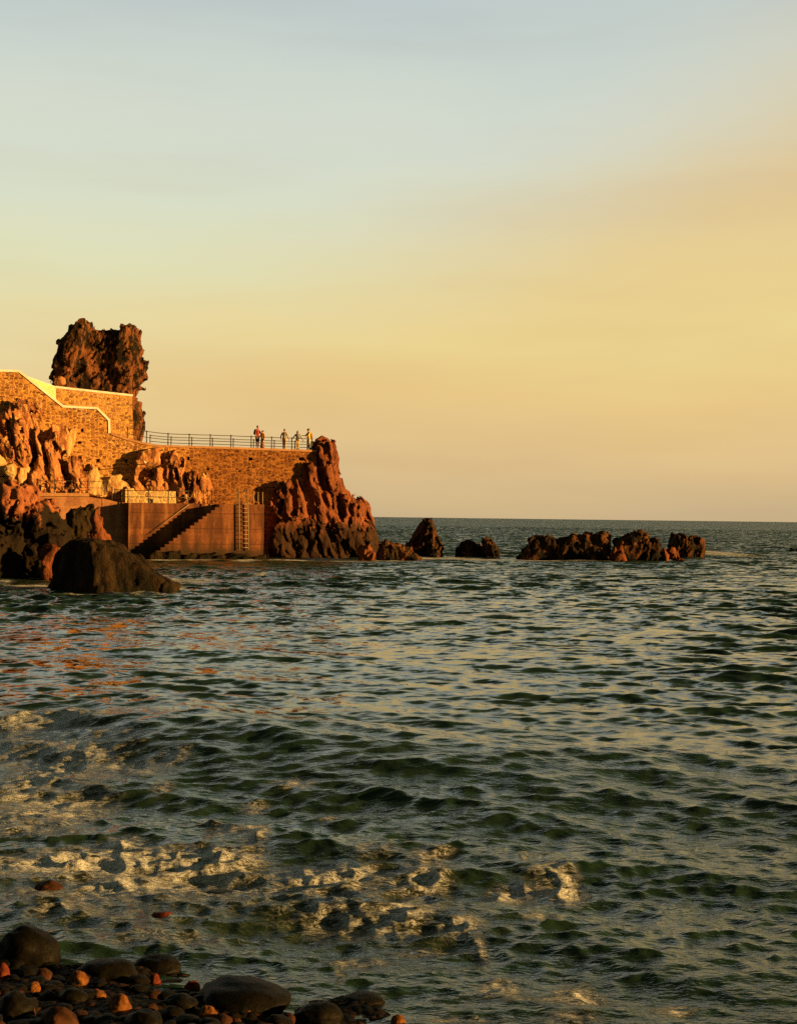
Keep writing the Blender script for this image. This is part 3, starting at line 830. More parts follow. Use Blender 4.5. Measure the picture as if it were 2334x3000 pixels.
terr = empty('terrace_wall', PW(270, 1300, Y_TERR)); terr.location.z = 0
tag(terr, 'upper stone terrace wall with white sloping coping below the dark rock tower', 'wall')
pts = [PW(x, y, Y_TERR) for x, y in ((166, 1136), (388, 1161), (390, 1262), (393, 1312), (166, 1330))]
MB().prism(pts, BACK * 1.4).build('masonry', M['wall2'], terr)
strip([(164, 1137), (389, 1161.5)], Y_TERR, 0.16, 1.5, 0.04).build('white_coping', M['white'], terr)
plast = empty('plaster_wall', PW(120, 1150, 111.8)); plast.location.z = 0
tag(plast, 'smooth pale yellow plastered wall between two white stair copings', 'wall')
a, b = PW(40, 1090, 110.75 + 0.65), PW(165, 1134, Y_TERR - 0.02)
q = [a, b, zdrop(b, b.z - 2.6), zdrop(a, a.z - 4.5)]
nn_ = Vector((-(b - a).y, (b - a).x, 0)).normalized()
MB().prism(q, nn_ * 0.4).build('plaster_face', M['plaster'], plast)
e = (b - a).normalized()
MB().prism([a - Vector((0, 0, .02)), b - Vector((0, 0, .02)), b + Vector((0, 0, .04)), a + Vector((0, 0, .04))], nn_ * 0.45).build('capping', M['white'], plast)

# ------------------------------------------------------------------ promenade and quay
prom = empty('promenade', PW(160, 1500, Y_PROM)); prom.location.z = 0
tag(prom, 'low reddish concrete promenade ledge with coping above the left boulders', 'promenade')
pts = [PW(x, y, Y_PROM) for x, y in ((-140, 1452), (262, 1456), (310, 1463))]
pts += [zdrop(pts[-1], -0.6), zdrop(pts[0], -0.6)]
MB().prism(pts, BACK * 3.2).build('retaining_wall', M['prom'], prom)
strip([(-140, 1451), (262, 1454.5)], Y_PROM, 0.24, 3.0, 0.06).build('coping', M['coping'], prom)
pts = [PW(x, y, Y_PROM - 0.02) for x, y in ((300, 1460), (345, 1471), (395, 1474))]
pts += [zdrop(pts[-1], -0.6), zdrop(pts[0], -0.6)]
MB().prism(pts, BACK * 3.0).build('step_block', M['prom'], prom)

pts = [PW(x, y, Y_PROM + 0.1) for x, y in ((-140, 1397), (14, 1398), (36, 1411), (52, 1420), (72, 1428), (96, 1446))]
pts += [zdrop(pts[-1], 3), zdrop(pts[0], 3)]
MB().prism(pts, BACK * 2.0).build('raised_ledge', M['wall2'], prom)

quay = empty('landing_quay', PW(570, 1640, Y_QF)); quay.location.z = 0
tag(quay, 'reddish concrete landing quay with open stairway down to the water', 'quay')
pts = [PW(x, y, Y_QB) for x, y in ((378, 1472.5), (774, 1478.5))]
pts += [zdrop(pts[-1], -0.8), zdrop(pts[0], -0.8)]
MB().prism(pts, BACK * 4.0).build('back_block', M['quay'], quay)
# stairway: stepped front block, sixteen treads going down to the left
A = PW(643, 1477, Y_QF); B = PW(446, 1622, Y_QF)
nst = 16
dx = (B - A).dot(TV) / nst; dz = (B.z - A.z) / nst
prof = [PW(774, 1478.8, Y_QF), A.copy()]
p = A.copy()
for i in range(nst):
    p = p + Vector((0, 0, dz)); prof.append(p.copy())
    p = p + TV * dx; prof.append(p.copy())
prof.append(zdrop(prof[-1], -0.8)); prof.append(zdrop(prof[0], -0.8))
thick = (Y_QB - Y_QF) * math.cos(ANG)
MB().prism(prof, BACK * (thick - 0.004)).build('stairway', M['quay'], quay)
# bollards along the quay edge left as stubs by the ladder
rub = empty('rubble_wall', PW(450, 1470, 108.0)); rub.location.z = 0
tag(rub, 'low pale yellow rubble wall at the back of the quay behind railings', 'wall')
pts = [PW(x, y, 109.2) for x, y in ((368, 1432), (392, 1430), (395, 1436), (470, 1437), (515, 1440), (517, 1476), (368, 1474))]
MB().prism(pts, BACK * 1.2).build('rubble_face', M['pale_wall'], rub)

# ------------------------------------------------------------------ rock tower, cliffs and headland
def xf(pts, ox, oy, s):
    return [(ox + x / s, oy + y / s) for x, y in pts]

tw = [(465, 640), (490, 560), (505, 470), (530, 410), (545, 320), (575, 260), (630, 205), (640, 170), (690, 155), (735, 150), (745, 132), (790, 124), (825, 150), (832, 190), (885, 190), (912, 205), (930, 190), (985, 190), (1035, 178),
      (1085, 195), (1110, 160), (1200, 150), (1222, 175), (1225, 235), (1240, 300), (1280, 340), (1278, 400), (1265, 430), (1308, 445), (1310, 520), (1315, 590), (1290, 640), (1245, 670), (1282, 690), (1280, 740), (1225, 755), (1215, 820),
      (1265, 840), (1275, 900), (1280, 1000), (1280, 1060), (1255, 1120), (1240, 1150), (1245, 1200), (1250, 1900), (480, 1900), (470, 690)]
tw = xf(tw, 0, 900, 3.034)
rock('rock_tower', 'tall dark craggy lava tower with two summits rising behind the terrace wall', 'rock',
     [(tw, 117.2, 2.4, 0.8), (xf([(640, 170), (790, 112), (830, 200), (800, 420), (700, 640), (560, 660), (560, 400)], 0, 900, 3.034), 116.2, 2.1, 0.7),
      (xf([(1085, 195), (1220, 160), (1235, 300), (1270, 430), (1300, 540), (1200, 720), (1050, 700), (1000, 500), (1050, 330)], 0, 900, 3.034), 116.3, 2.0, 0.7)],
     M['tower'], wall=True, cell=0.09, k=0.25, lumps=0.16, lump_s=0.7, lean=-0.5, ridge=0.12, ridge_s=0.9, warp=0.1, fine=0.06, seed=1, floor=2, facet=0.19, facet_s=1.0, stretch=1.4, erode=0.26)
rock('pale_boulder', 'small pale boulder wedged at the left foot of the rock tower', 'rock',
     [(xf([(490, 670), (510, 620), (545, 610), (585, 640), (597, 680), (580, 705), (510, 700)], 0, 900, 3.034), 112.9, 0.4, 0.35)],
     M['cliff'], wall=True, cell=0.07, k=0.1, ridge=0.08, warp=0.1, fine=0.05, seed=3, floor=5)

L1 = [(-110, 1225), (-40, 1215), (0, 1207), (33, 1190), (66, 1174), (92, 1187), (99, 1230), (90, 1286), (108, 1305), (100, 1361), (82, 1404), (50, 1388), (20, 1342), (-110, 1300)]
L2 = [(98, 1210), (116, 1206), (124, 1235), (128, 1290), (150, 1262), (186, 1290), (196, 1330), (190, 1370), (216, 1450), (85, 1450), (100, 1380), (112, 1320), (98, 1260)]
L3 = [(141, 1262), (160, 1249), (190, 1258), (194, 1300), (180, 1325), (158, 1300)]
L4 = [(215, 1350), (235, 1338), (243, 1365), (240, 1395), (262, 1380), (272, 1400), (264, 1450), (208, 1450), (200, 1400)]
rock('cliff_outcrop', 'tall reddish columnar basalt outcrop against the stone wall above the promenade', 'rock',
     [(L1, 109.3, 1.9, 0.8), (L2, 109.6, 1.6, 0.6), (L3, 109.2, 1.3, 0.4), (L4, 109.7, 1.2, 0.4)], M['cliff'], wall=True, cell=0.075, k=0.1,
     lean=0.28, stretch=3.0, ridge=0.14, ridge_s=0.9, warp=0.12, fine=0.05, seed=4, floor=4.3, facet=0.40, facet_s=0.85,
     cracks=[[(104, 1215), (108, 1300), (112, 1340), (100, 1375)], [(128, 1280), (140, 1330), (150, 1400)], [(146, 1225), (143, 1265)], [(195, 1330), (196, 1380), (205, 1420)], [(165, 1300), (185, 1360), (195, 1400)], [(10, 1230), (22, 1275)], [(40, 1240), (55, 1300)]], crack_w=0.2, crack_d=0.8)
rock('mortar_patch', 'pale yellow mortar slope below the leftmost basalt columns', 'mortar',
     [([(-110, 1300), (0, 1312), (22, 1345), (50, 1362), (92, 1375), (88, 1400), (80, 1410), (62, 1425), (30, 1400), (-20, 1385), (-110, 1360)], 108.5, 1.5, 0.6)],
     M['patch'], wall=True, cell=0.09, ridge=0.25, warp=0.2, fine=0.08, seed=14, floor=4.5, group='pale mortar patches on the cliff')
rock('mortar_patch', 'narrow pale mortar streak between basalt columns and masonry', 'mortar',
     [([(193, 1268), (222, 1250), (219, 1285), (208, 1330), (212, 1350), (198, 1345), (190, 1300)], 110.3, 0.7, 0.3)],
     M['patch'], wall=True, cell=0.08, ridge=0.15, warp=0.15, fine=0.06, seed=15, floor=4.5, group='pale mortar patches on the cliff')
rock('mortar_patch', 'broad bright yellow mortar apron behind the end of the promenade railing', 'mortar',
     [([(268, 1358), (284, 1368), (292, 1400), (322, 1398), (355, 1393), (356, 1408), (378, 1416), (392, 1432), (345, 1448), (310, 1462), (258, 1450), (256, 1415)], 110.0, 0.8, 0.3)],
     M['patch'], wall=True, cell=0.08, ridge=0.15, warp=0.15, fine=0.06, seed=16, floor=4.2, group='pale mortar patches on the cliff')
rock('ledge_rubble', 'line of broken reddish rocks along the back of the promenade behind its railing', 'rock',
     [([(80, 1410), (95, 1385), (110, 1392), (120, 1415), (140, 1395), (160, 1410), (180, 1400), (200, 1425), (240, 1410), (250, 1452), (60, 1452), (60, 1425)], 109.0, 0.9, 0.4)],
     M['cliff'], wall=True, cell=0.08, ridge=0.3, ridge_s=1.2, stretch=2.0, warp=0.15, fine=0.1, seed=17, floor=4.2, lumps=0.25, lump_s=0.5)

M1 = [(412, 1322), (440, 1312), (462, 1314), (475, 1332), (478, 1352), (470, 1364), (440, 1368), (418, 1372), (408, 1395), (398, 1440), (392, 1440), (398, 1390), (402, 1350)]
M2 = [(400, 1405), (440, 1378), (460, 1367), (500, 1367), (545, 1372), (550, 1400), (562, 1452), (440, 1452), (398, 1446)]
M3 = [(487, 1352), (503, 1318), (516, 1318), (532, 1345), (546, 1368), (500, 1372)]
M4 = [(540, 1392), (560, 1378), (592, 1382), (608, 1398), (622, 1428), (612, 1450), (606, 1482), (512, 1482), (520, 1450)]
rock('wall_outcrop', 'dark fluted rock band built into the middle of the sea wall', 'rock',
     [(M2, 110.5, 0.8, 0.4), (M3, 110.6, 0.6, 0.3), (M4, 110.3, 1.1, 0.6)], M['cliff'], wall=True, cell=0.09, k=0.15,
     lean=0.2, stretch=1.8, ridge=0.12, ridge_s=0.9, warp=0.12, fine=0.05, seed=6, floor=3.6, facet=0.30, facet_s=0.7,
     cracks=[[(455, 1372), (450, 1395)], [(486, 1372), (484, 1408)], [(502, 1372), (505, 1410)], [(518, 1375), (524, 1405)], [(495, 1408), (500, 1422)], [(545, 1375), (552, 1440)], [(590, 1385), (585, 1415)]], crack_w=0.13, crack_d=0.6)

rock('rock_bulge', 'overhanging rounded orange rock bulge under the walkway in the sea wall', 'rock', [(M1, 110.6, 1.05, 0.5)], M['cliff'], wall=True, cell=0.09, k=0.15,
     lean=-0.3, stretch=1.2, ridge=0.1, ridge_s=0.8, warp=0.15, fine=0.05, seed=66, floor=3.6, facet=0.10, facet_s=1.4, erode=-0.02)

headm = [(772, 1700), (778, 1600), (786, 1545), (800, 1482), (815, 1440), (835, 1412), (868, 1397), (885, 1352), (912, 1325), (922, 1308), (935, 1299), (950, 1296), (968, 1300), (978, 1315), (980, 1335), (985, 1372), (993, 1410), (1000, 1435),
         (1008, 1448), (1024, 1449), (1045, 1466), (1066, 1474), (1073, 1492), (1076, 1512), (1092, 1522), (1104, 1545), (1108, 1570), (1118, 1590), (1122, 1640), (1122, 1700)]
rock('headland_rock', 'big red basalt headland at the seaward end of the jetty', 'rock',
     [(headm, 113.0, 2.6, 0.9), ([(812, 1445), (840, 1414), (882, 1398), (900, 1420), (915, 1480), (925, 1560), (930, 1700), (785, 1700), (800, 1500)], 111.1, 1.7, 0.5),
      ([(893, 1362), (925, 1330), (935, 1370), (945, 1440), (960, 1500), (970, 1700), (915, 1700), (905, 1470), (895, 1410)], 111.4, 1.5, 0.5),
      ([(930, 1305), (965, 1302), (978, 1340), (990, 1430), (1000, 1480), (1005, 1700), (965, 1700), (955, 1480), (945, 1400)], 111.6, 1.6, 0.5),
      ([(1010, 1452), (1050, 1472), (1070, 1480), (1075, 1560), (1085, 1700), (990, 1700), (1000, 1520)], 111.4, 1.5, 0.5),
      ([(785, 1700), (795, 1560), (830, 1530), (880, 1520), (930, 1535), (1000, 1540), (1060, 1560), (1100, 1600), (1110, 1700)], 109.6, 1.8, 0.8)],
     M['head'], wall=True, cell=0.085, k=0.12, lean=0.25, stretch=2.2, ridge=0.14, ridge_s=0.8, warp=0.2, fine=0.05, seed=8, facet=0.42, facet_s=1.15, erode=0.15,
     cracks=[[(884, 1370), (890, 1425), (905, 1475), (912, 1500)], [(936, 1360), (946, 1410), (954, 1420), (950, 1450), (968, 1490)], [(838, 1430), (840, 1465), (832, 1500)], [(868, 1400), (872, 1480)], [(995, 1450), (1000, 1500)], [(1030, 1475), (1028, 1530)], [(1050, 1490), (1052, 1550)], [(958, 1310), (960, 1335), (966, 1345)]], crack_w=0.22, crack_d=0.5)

# small rocks at the foot of the headland and in the sea
def sea_rock(label, slabs, mat='sea', group='rocks standing in the sea', **kw):
    d = dict(cell=0.09, k=0.15, ridge=0.10, ridge_s=0.9, warp=0.12, fine=0.06, lumps=0.06, lump_s=0.8, facet=0.20, facet_s=0.95, stretch=1.4, lean=-0.2)
    d.update(kw)
    return rock('sea_rock', label, 'rock', slabs, M[mat], group, **d)

def bY(py_base, px):
    return G(px, py_base).y

sea_rock('low reddish rock lying against the foot of the headland', [([(1050, 1650), (1052, 1610), (1062, 1600), (1082, 1602), (1100, 1618), (1106, 1650)], bY(1643, 1078), 0.7, 0.4)], 'red', seed=21, cell=0.08, lumps=0.1)
sea_rock('low jagged dark rock between the headland and the pointed rock', [([(1100, 1655), (1105, 1590), (1130, 1578), (1150, 1590), (1175, 1588), (1190, 1605), (1205, 1598), (1215, 1620), (1234, 1640), (1234, 1655)], bY(1641, 1160), 1.2, 0.6)], seed=122, facet=0.2, erode=0.15)
sea_rock('pointed dark pyramid rock standing alone beside the headland',
         [([(1182, 1650), (1186, 1605), (1205, 1575), (1225, 1548), (1238, 1522), (1248, 1517), (1256, 1521), (1264, 1518), (1272, 1540), (1284, 1565), (1292, 1590), (1294, 1650)], bY(1630, 1240), 1.7, 0.9)],
         planes=[(P(1266, 1570, bY(1630, 1240) - 1.5), (-0.35, -1, 0.15)), (P(1266, 1570, bY(1630, 1240) - 1.5), (1, -0.45, 0.25))], seed=23, lumps=0.12, facet=0.2, ridge=0.22)
b2 = bY(1632, 1400)
sea_rock('low rock pair with dark left hump and sunlit orange right hump',
         [([(1330, 1650), (1336, 1610), (1350, 1590), (1366, 1583), (1385, 1590), (1412, 1595), (1420, 1650)], b2 + 0.6, 1.1, 0.6), ([(1405, 1650), (1408, 1590), (1416, 1576), (1432, 1577), (1450, 1592), (1464, 1612), (1472, 1640), (1472, 1650)], b2 - 0.4, 1.1, 0.6)], seed=24, lumps=0.1)
b3 = bY(1640, 1660)
sea_rock('long dark rock at the left end of the offshore reef',
         [([(1505, 1655), (1512, 1632), (1535, 1610), (1550, 1580), (1572, 1571), (1605, 1570), (1622, 1580), (1628, 1655)], b3, 1.4, 0.7), ([(1615, 1655), (1620, 1580), (1650, 1572), (1680, 1563), (1712, 1560), (1740, 1562), (1765, 1556), (1786, 1566), (1792, 1655)], b3 + 0.3, 1.5, 0.8)], seed=25)
sea_rock('small reddish rock in front of the long reef rock', [([(1778, 1655), (1782, 1612), (1800, 1597), (1815, 1600), (1826, 1625), (1828, 1655)], b3 - 1.4, 0.7, 0.4)], 'red', seed=26, cell=0.08, lumps=0.1)
sea_rock('knobbly brown rock in the middle of the offshore reef',
         [([(1800, 1655), (1795, 1585), (1820, 1575), (1842, 1565), (1850, 1553), (1870, 1556), (1895, 1558), (1902, 1580), (1925, 1585), (1935, 1610), (1945, 1655)], b3 + 0.2, 1.3, 0.6)], seed=27)
sea_rock('two low reddish knobs between the reef rocks', [([(1925, 1648), (1928, 1605), (1940, 1596), (1952, 1605), (1960, 1648)], b3 - 0.3, 0.6, 0.3), ([(1950, 1648), (1955, 1608), (1970, 1606), (1990, 1620), (1998, 1648)], b3 - 0.3, 0.6, 0.3)], 'red', seed=28, cell=0.08, lumps=0.1)
b4 = bY(1633, 2010)
sea_rock('blocky dark rock at the right end of the offshore reef',
         [([(1962, 1650), (1964, 1600), (1972, 1562), (1990, 1560), (2012, 1568), (2030, 1566), (2052, 1572), (2062, 1600), (2064, 1650)], b4, 1.4, 0.6)], seed=29)
sea_rock('tiny flat rock barely breaking the surface near the right edge', [([(2302, 1618), (2308, 1608), (2322, 1606), (2340, 1609), (2350, 1618)], bY(1614, 2320), 1.0, 0.3)], 'boulder', seed=30, lumps=0, ridge=0.1, floor=-0.4)
sea_rock('small orange stone awash before the long reef rock', [([(1726, 1650), (1730, 1632), (1738, 1627), (1746, 1640), (1748, 1650)], b3 - 1.3, 0.35, 0.2)], 'red', seed=31, cell=0.06, lumps=0, facet=0.05, ridge=0.1)
# rocky foot of the quay
sea_rock('low black rocks under the foot of the concrete quay', [([(430, 1660), (440, 1625), (470, 1618), (500, 1612), (540, 1620), (600, 1614), (640, 1625), (700, 1622), (740, 1628), (780, 1622), (800, 1660)], 104.6, 0.8, 0.4)], 'boulder', wall=True, seed=32, cell=0.1, group=None)

# left shore
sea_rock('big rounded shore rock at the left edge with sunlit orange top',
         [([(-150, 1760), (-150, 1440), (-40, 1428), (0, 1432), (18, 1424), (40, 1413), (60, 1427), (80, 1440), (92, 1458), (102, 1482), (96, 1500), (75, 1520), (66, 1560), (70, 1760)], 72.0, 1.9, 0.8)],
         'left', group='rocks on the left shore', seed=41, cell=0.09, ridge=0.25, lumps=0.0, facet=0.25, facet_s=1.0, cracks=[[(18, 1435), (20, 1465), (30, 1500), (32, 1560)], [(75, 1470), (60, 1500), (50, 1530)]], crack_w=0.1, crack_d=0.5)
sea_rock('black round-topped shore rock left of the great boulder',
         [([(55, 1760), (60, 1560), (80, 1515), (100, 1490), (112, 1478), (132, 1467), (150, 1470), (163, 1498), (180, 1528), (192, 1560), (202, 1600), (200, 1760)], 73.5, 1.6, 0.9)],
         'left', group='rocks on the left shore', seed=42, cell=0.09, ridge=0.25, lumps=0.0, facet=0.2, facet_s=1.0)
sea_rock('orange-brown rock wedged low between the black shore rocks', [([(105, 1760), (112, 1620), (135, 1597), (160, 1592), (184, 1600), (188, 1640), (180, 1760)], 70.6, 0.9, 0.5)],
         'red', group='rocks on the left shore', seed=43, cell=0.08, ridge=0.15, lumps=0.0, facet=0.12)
sea_rock('dark rubble heap below the end of the promenade wall', [([(195, 1690), (200, 1508), (225, 1490), (262, 1484), (272, 1520), (280, 1600), (345, 1640), (345, 1690)], 99.0, 2.0, 1.0)],
         'boulder', group='rocks on the left shore', seed=44, cell=0.11)
sea_rock('thin sunlit orange rock spike rising behind the great boulder', [([(258, 1640), (266, 1525), (278, 1492), (290, 1486), (298, 1515), (310, 1545), (323, 1585), (338, 1640)], 95.5, 0.8, 0.5)],
         'red', group='rocks on the left shore', seed=45, cell=0.08, lumps=0, facet=0.15)
bb = bY(1735, 330)
sea_rock('great smooth dark boulder sloping down into the sea', [([(136, 1780), (138, 1690), (150, 1640), (182, 1602), (222, 1578), (262, 1578), (300, 1583), (340, 1600), (380, 1624), (420, 1650), (455, 1677), (495, 1702), (518, 1718), (524, 1780)], bb + 1.2, 2.4, 1.0)],
         'boulder', group='rocks on the left shore', planes=[(P(268, 1620, bb - 0.6), (-0.75, -1, 0.1)), (P(268, 1620, bb - 0.6), (0.42, -1, 0.35))], seed=46, cell=0.08, ridge=0.07, warp=0.16, fine=0.06, lumps=0, facet=0.06, facet_s=1.3)
# ------------------------------------------------------------------ railings, ladder, posts
def railing(name, label, posts, hgt, levels, mat, r_post=0.042, r_rail=0.026, group=None):
    """posts: places of the post feet; rails run from post to post at the given heights"""
    root = empty(name, posts[0]); tag(root, label, 'railing', group)
    for p in posts:
        mb = MB().tube([p - Vector((0, 0, .05)), p + Vector((0, 0, hgt))], r_post)
        mb.tube([p + Vector((0, 0, hgt - .02)), p + Vector((0, 0, hgt + .045))], r_post * 1.35)
        mb.build('post', mat, root, True)
    for h in levels:
        path = []
        for a, b in zip(posts[:-1], posts[1:]):
            mid = (a + b) / 2
            path += [a + Vector((0, 0, h)), mid + Vector((0, 0, h - 0.012))]
        path.append(posts[-1] + Vector((0, 0, h)))
        MB().tube(path, r_rail).build('rail', mat, root, True)
    return root

near = [PW(374, 1288, Y_WALL + 0.25)] + [deck(x) + BACK * 0.3 + Vector((0, 0, .0)) for x in (432, 495, 557, 618.6, 679, 738.7, 798.6, 858, 917)]
railing('railing', 'dark iron railing along the seaward edge of the jetty walkway in front of the people', near, 0.95, (0.93, 0.47), M['iron'])
far = []
for x in (440.5, 502, 562.6, 623, 684, 743.5, 804, 864, 912):
    q = PW(x, 1280, 115.6); q.z = deck(x).z - 0.02; far.append(q)
railing('railing', 'dark iron railing along the far edge of the jetty walkway behind the people', far, 0.95, (0.93, 0.47), M['iron'])
railing('railing', 'thin iron railing on the promenade ledge under the columnar cliff', [PW(x, y, yr) for x, y, yr in ((4, 1397, 107.9), (50, 1420, 107.9), (61, 1426, 107.9), (111, 1444, 107.8), (160, 1446, 107.8), (210, 1447.5, 107.8), (258, 1448.5, 107.8), (306, 1449, 107.8), (328.5, 1468, 107.8))], 1.0, (0.98, 0.5), M['iron'], 0.04, 0.018)
railing('railing', 'iron railing on the landing quay in front of the pale rubble wall', [PW(x, y, yr) for x, y, yr in ((337, 1470, 107.8), (357, 1471.5, 107.8), (375.5, 1473.5, 107.2), (435, 1473.4, 106.5), (493.5, 1474.3, 106.5), (552, 1475.2, 106.5))], 0.95, (0.93, 0.46), M['iron'], 0.042, 0.026)
railing('railing', 'short iron handrail at the head of the quay stairway', [PW(x, y, yr) for x, y, yr in ((596, 1476, 107.0), (609.5, 1476, 106.9), (621, 1476, 106.8))], 1.0, (0.98,), M['iron'], 0.03, 0.02)
hr = empty('handrail', PW(556, 1470, Y_QB)); tag(hr, 'sloping handrail fixed to the quay wall above the stairway', 'handrail')
pa, pb = PW(554, 1478, Y_QB - 0.1), PW(436, 1565, Y_QB - 0.1)
MB().tube([pa, (pa + pb) / 2, pb], 0.022).build('rail', M['galv'], hr, True)
for t in (0.1, 0.37, 0.64, 0.9):
    q = pa.lerp(pb, t)
    MB().tube([q, q - Vector((0, 0, .07)), q - Vector((0, 0, .07)) + BACK * 0.12], 0.012).build('bracket', M['galv'], hr, True)

lad = empty('ladder', PW(714, 1610, Y_QF - 0.2)); tag(lad, 'tall pale steel ladder fixed to the front of the concrete quay', 'ladder')
for x, xt in ((701, 700.5), (728, 726)):
    a, b = PW(x + 0.6, 1612, Y_QF - 0.18), PW(xt, 1440, Y_QF - 0.18)
    MB().tube([a, b], 0.036).build('stile', M['galv'], lad, True)
    pts = [b + BACK * (0.45 - 0.45 * math.cos(t)) + Vector((0, 0, 0.22 * math.sin(t))) for t in np.linspace(0, math.pi, 9)]
    pts += [pts[-1] - Vector((0, 0, 0.95))]
    MB().tube(pts, 0.024).build('grab_rail', M['galv'], lad, True)
for i in range(11):
    y = 1476.5 + i * 12.75
    MB().tube([PW(701, y, Y_QF - 0.18), PW(728, y, Y_QF - 0.18)], 0.02).build('rung', M['galv'], lad, True)
for x, lb in ((743, 'pale steel post on the quay, nearest to the ladder'), (756, 'middle one of three pale steel posts right of the ladder'), (769.5, 'pale steel post at the outer corner of the quay')):
    a, b = PW(x, 1478, Y_QF + 0.35), PW(x, 1444, Y_QF + 0.35)
    po = empty('quay_post', a); tag(po, lb, 'post', 'pale posts on the quay end')
    MB().tube([a - Vector((0, 0, .03)), b], 0.034).build('shaft', M['galv'], po, True)
    MB().tube([b, b + Vector((0, 0, .06))], 0.046).build('cap', M['galv'], po, True)
pp = PW(424, 1353, 108.65)
st = empty('pipe_stub', pp); tag(st, 'short white stub sticking out of the orange rock bulge', 'pipe')
MB().tube([pp - Vector((0.1, 0, -0.08)), pp + Vector((0.1, 0.03, -0.08))], 0.05).build('white_tube', M['white'], st, True)
MB().tube([pp + Vector((0.09, 0.03, -0.07)), pp + Vector((0.2, 0.9, -0.1))], 0.03).build('bracket', M['iron'], st, True)

# ------------------------------------------------------------------ people
class SDF:
    def __init__(s, lo, hi, cell):
        s.lo = np.array(lo, np.float32); s.c = cell
        s.n = np.ceil((np.array(hi) - s.lo) / cell).astype(int) + 1
        s.f = np.full(tuple(s.n), 0.4, np.float32)
    def block(s, lo, hi):
        a = np.clip(np.floor((np.array(lo) - s.lo) / s.c).astype(int), 0, s.n - 1)
        b = np.clip(np.ceil((np.array(hi) - s.lo) / s.c).astype(int) + 1, 1, s.n)
        sl = tuple(slice(i, j) for i, j in zip(a, b))
        g = [s.lo[k] + s.c * np.arange(a[k], b[k], dtype=np.float32) for k in range(3)]
        return sl, np.meshgrid(*g, indexing='ij', sparse=True)
    def put(s, sl, d, k):
        s.f[sl] = smin(s.f[sl], d, k)
    def cap(s, a, b, ra, rb=None, k=0.02):
        rb = ra if rb is None else rb
        a = np.array(a, float); b = np.array(b, float); mg = max(ra, rb) + 2 * k + 3 * s.c
        sl, (x, y, z) = s.block(np.minimum(a, b) - mg, np.maximum(a, b) + mg)
        e = b - a
        t = np.clip(((x - a[0]) * e[0] + (y - a[1]) * e[1] + (z - a[2]) * e[2]) / (e @ e + 1e-9), 0, 1)
        d = np.sqrt((x - a[0] - t * e[0]) ** 2 + (y - a[1] - t * e[1]) ** 2 + (z - a[2] - t * e[2]) ** 2) - (ra + (rb - ra) * t)
        s.put(sl, d.astype(np.float32), k)
        return s
    def ell(s, c, r, k=0.02, cutaway=False):
        c = np.array(c, float); r = np.array(r, float); mg = 2 * k + 3 * s.c
        sl, (x, y, z) = s.block(c - r - mg, c + r + mg)
        k0 = np.sqrt(((x - c[0]) / r[0]) ** 2 + ((y - c[1]) / r[1]) ** 2 + ((z - c[2]) / r[2]) ** 2)
        k1 = np.sqrt(((x - c[0]) / r[0] ** 2) ** 2 + ((y - c[1]) / r[1] ** 2) ** 2 + ((z - c[2]) / r[2] ** 2) ** 2) + 1e-6
        d = (k0 * (k0 - 1) / k1).astype(np.float32)
        if cutaway:
            s.f[sl] = -smin(-s.f[sl], d, k)
        else:
            s.put(sl, d, k)
        return s
    def mesh(s):
        return nets(s.f, s.lo, s.c)

def v3(*a): return np.array(a, float)

def ik(sh, hand, l1, l2, hint):
    d = hand - sh; L = np.linalg.norm(d)
    if L > (l1 + l2) * 0.985:
        hand = sh + d / L * (l1 + l2) * 0.985; d = hand - sh; L = np.linalg.norm(d)
    a = (l1 * l1 - l2 * l2 + L * L) / (2 * L)
    h = math.sqrt(max(l1 * l1 - a * a, 0))
    u = d / L; n = hint - (hint @ u) * u; n /= np.linalg.norm(n) + 1e-9
    return sh + u * a + n * h, hand

def add_hand(S, wrist, dirn, palm_n, side, curl):
    """palm, four bent fingers of different lengths and a thumb from the side of the palm"""
    d = dirn / np.linalg.norm(dirn); n = palm_n - (palm_n @ d) * d; n /= np.linalg.norm(n) + 1e-9
    w = np.cross(d, n) * side
    kn = wrist + d * 0.085
    for t in (-0.027, -0.009, 0.009, 0.027):
        S.cap(wrist + w * t * 0.6, kn + w * t, 0.015, 0.012, 0.01)
    for t, L in ((-0.030, 0.058), (-0.010, 0.072), (0.010, 0.078), (0.030, 0.066)):
        b = kn + w * t * 1.12
        d1 = d * math.cos(curl) + n * math.sin(curl)
        d2 = d * math.cos(curl * 2.1) + n * math.sin(curl * 2.1)
        m_ = b + d1 * L * 0.55
        S.cap(b, m_, 0.0105, 0.0095, 0.004).cap(m_, m_ + d2 * L * 0.5, 0.0095, 0.0085, 0.004)
    tb = wrist + d * 0.028 + w * 0.03
    tm = tb + (d * 0.62 + w * 0.7 + n * 0.25) * 0.045
    S.cap(tb, tm, 0.014, 0.012, 0.008).cap(tm, tm + (d * 0.9 + w * 0.25 + n * 0.3) * 0.035, 0.0115, 0.0095, 0.005)

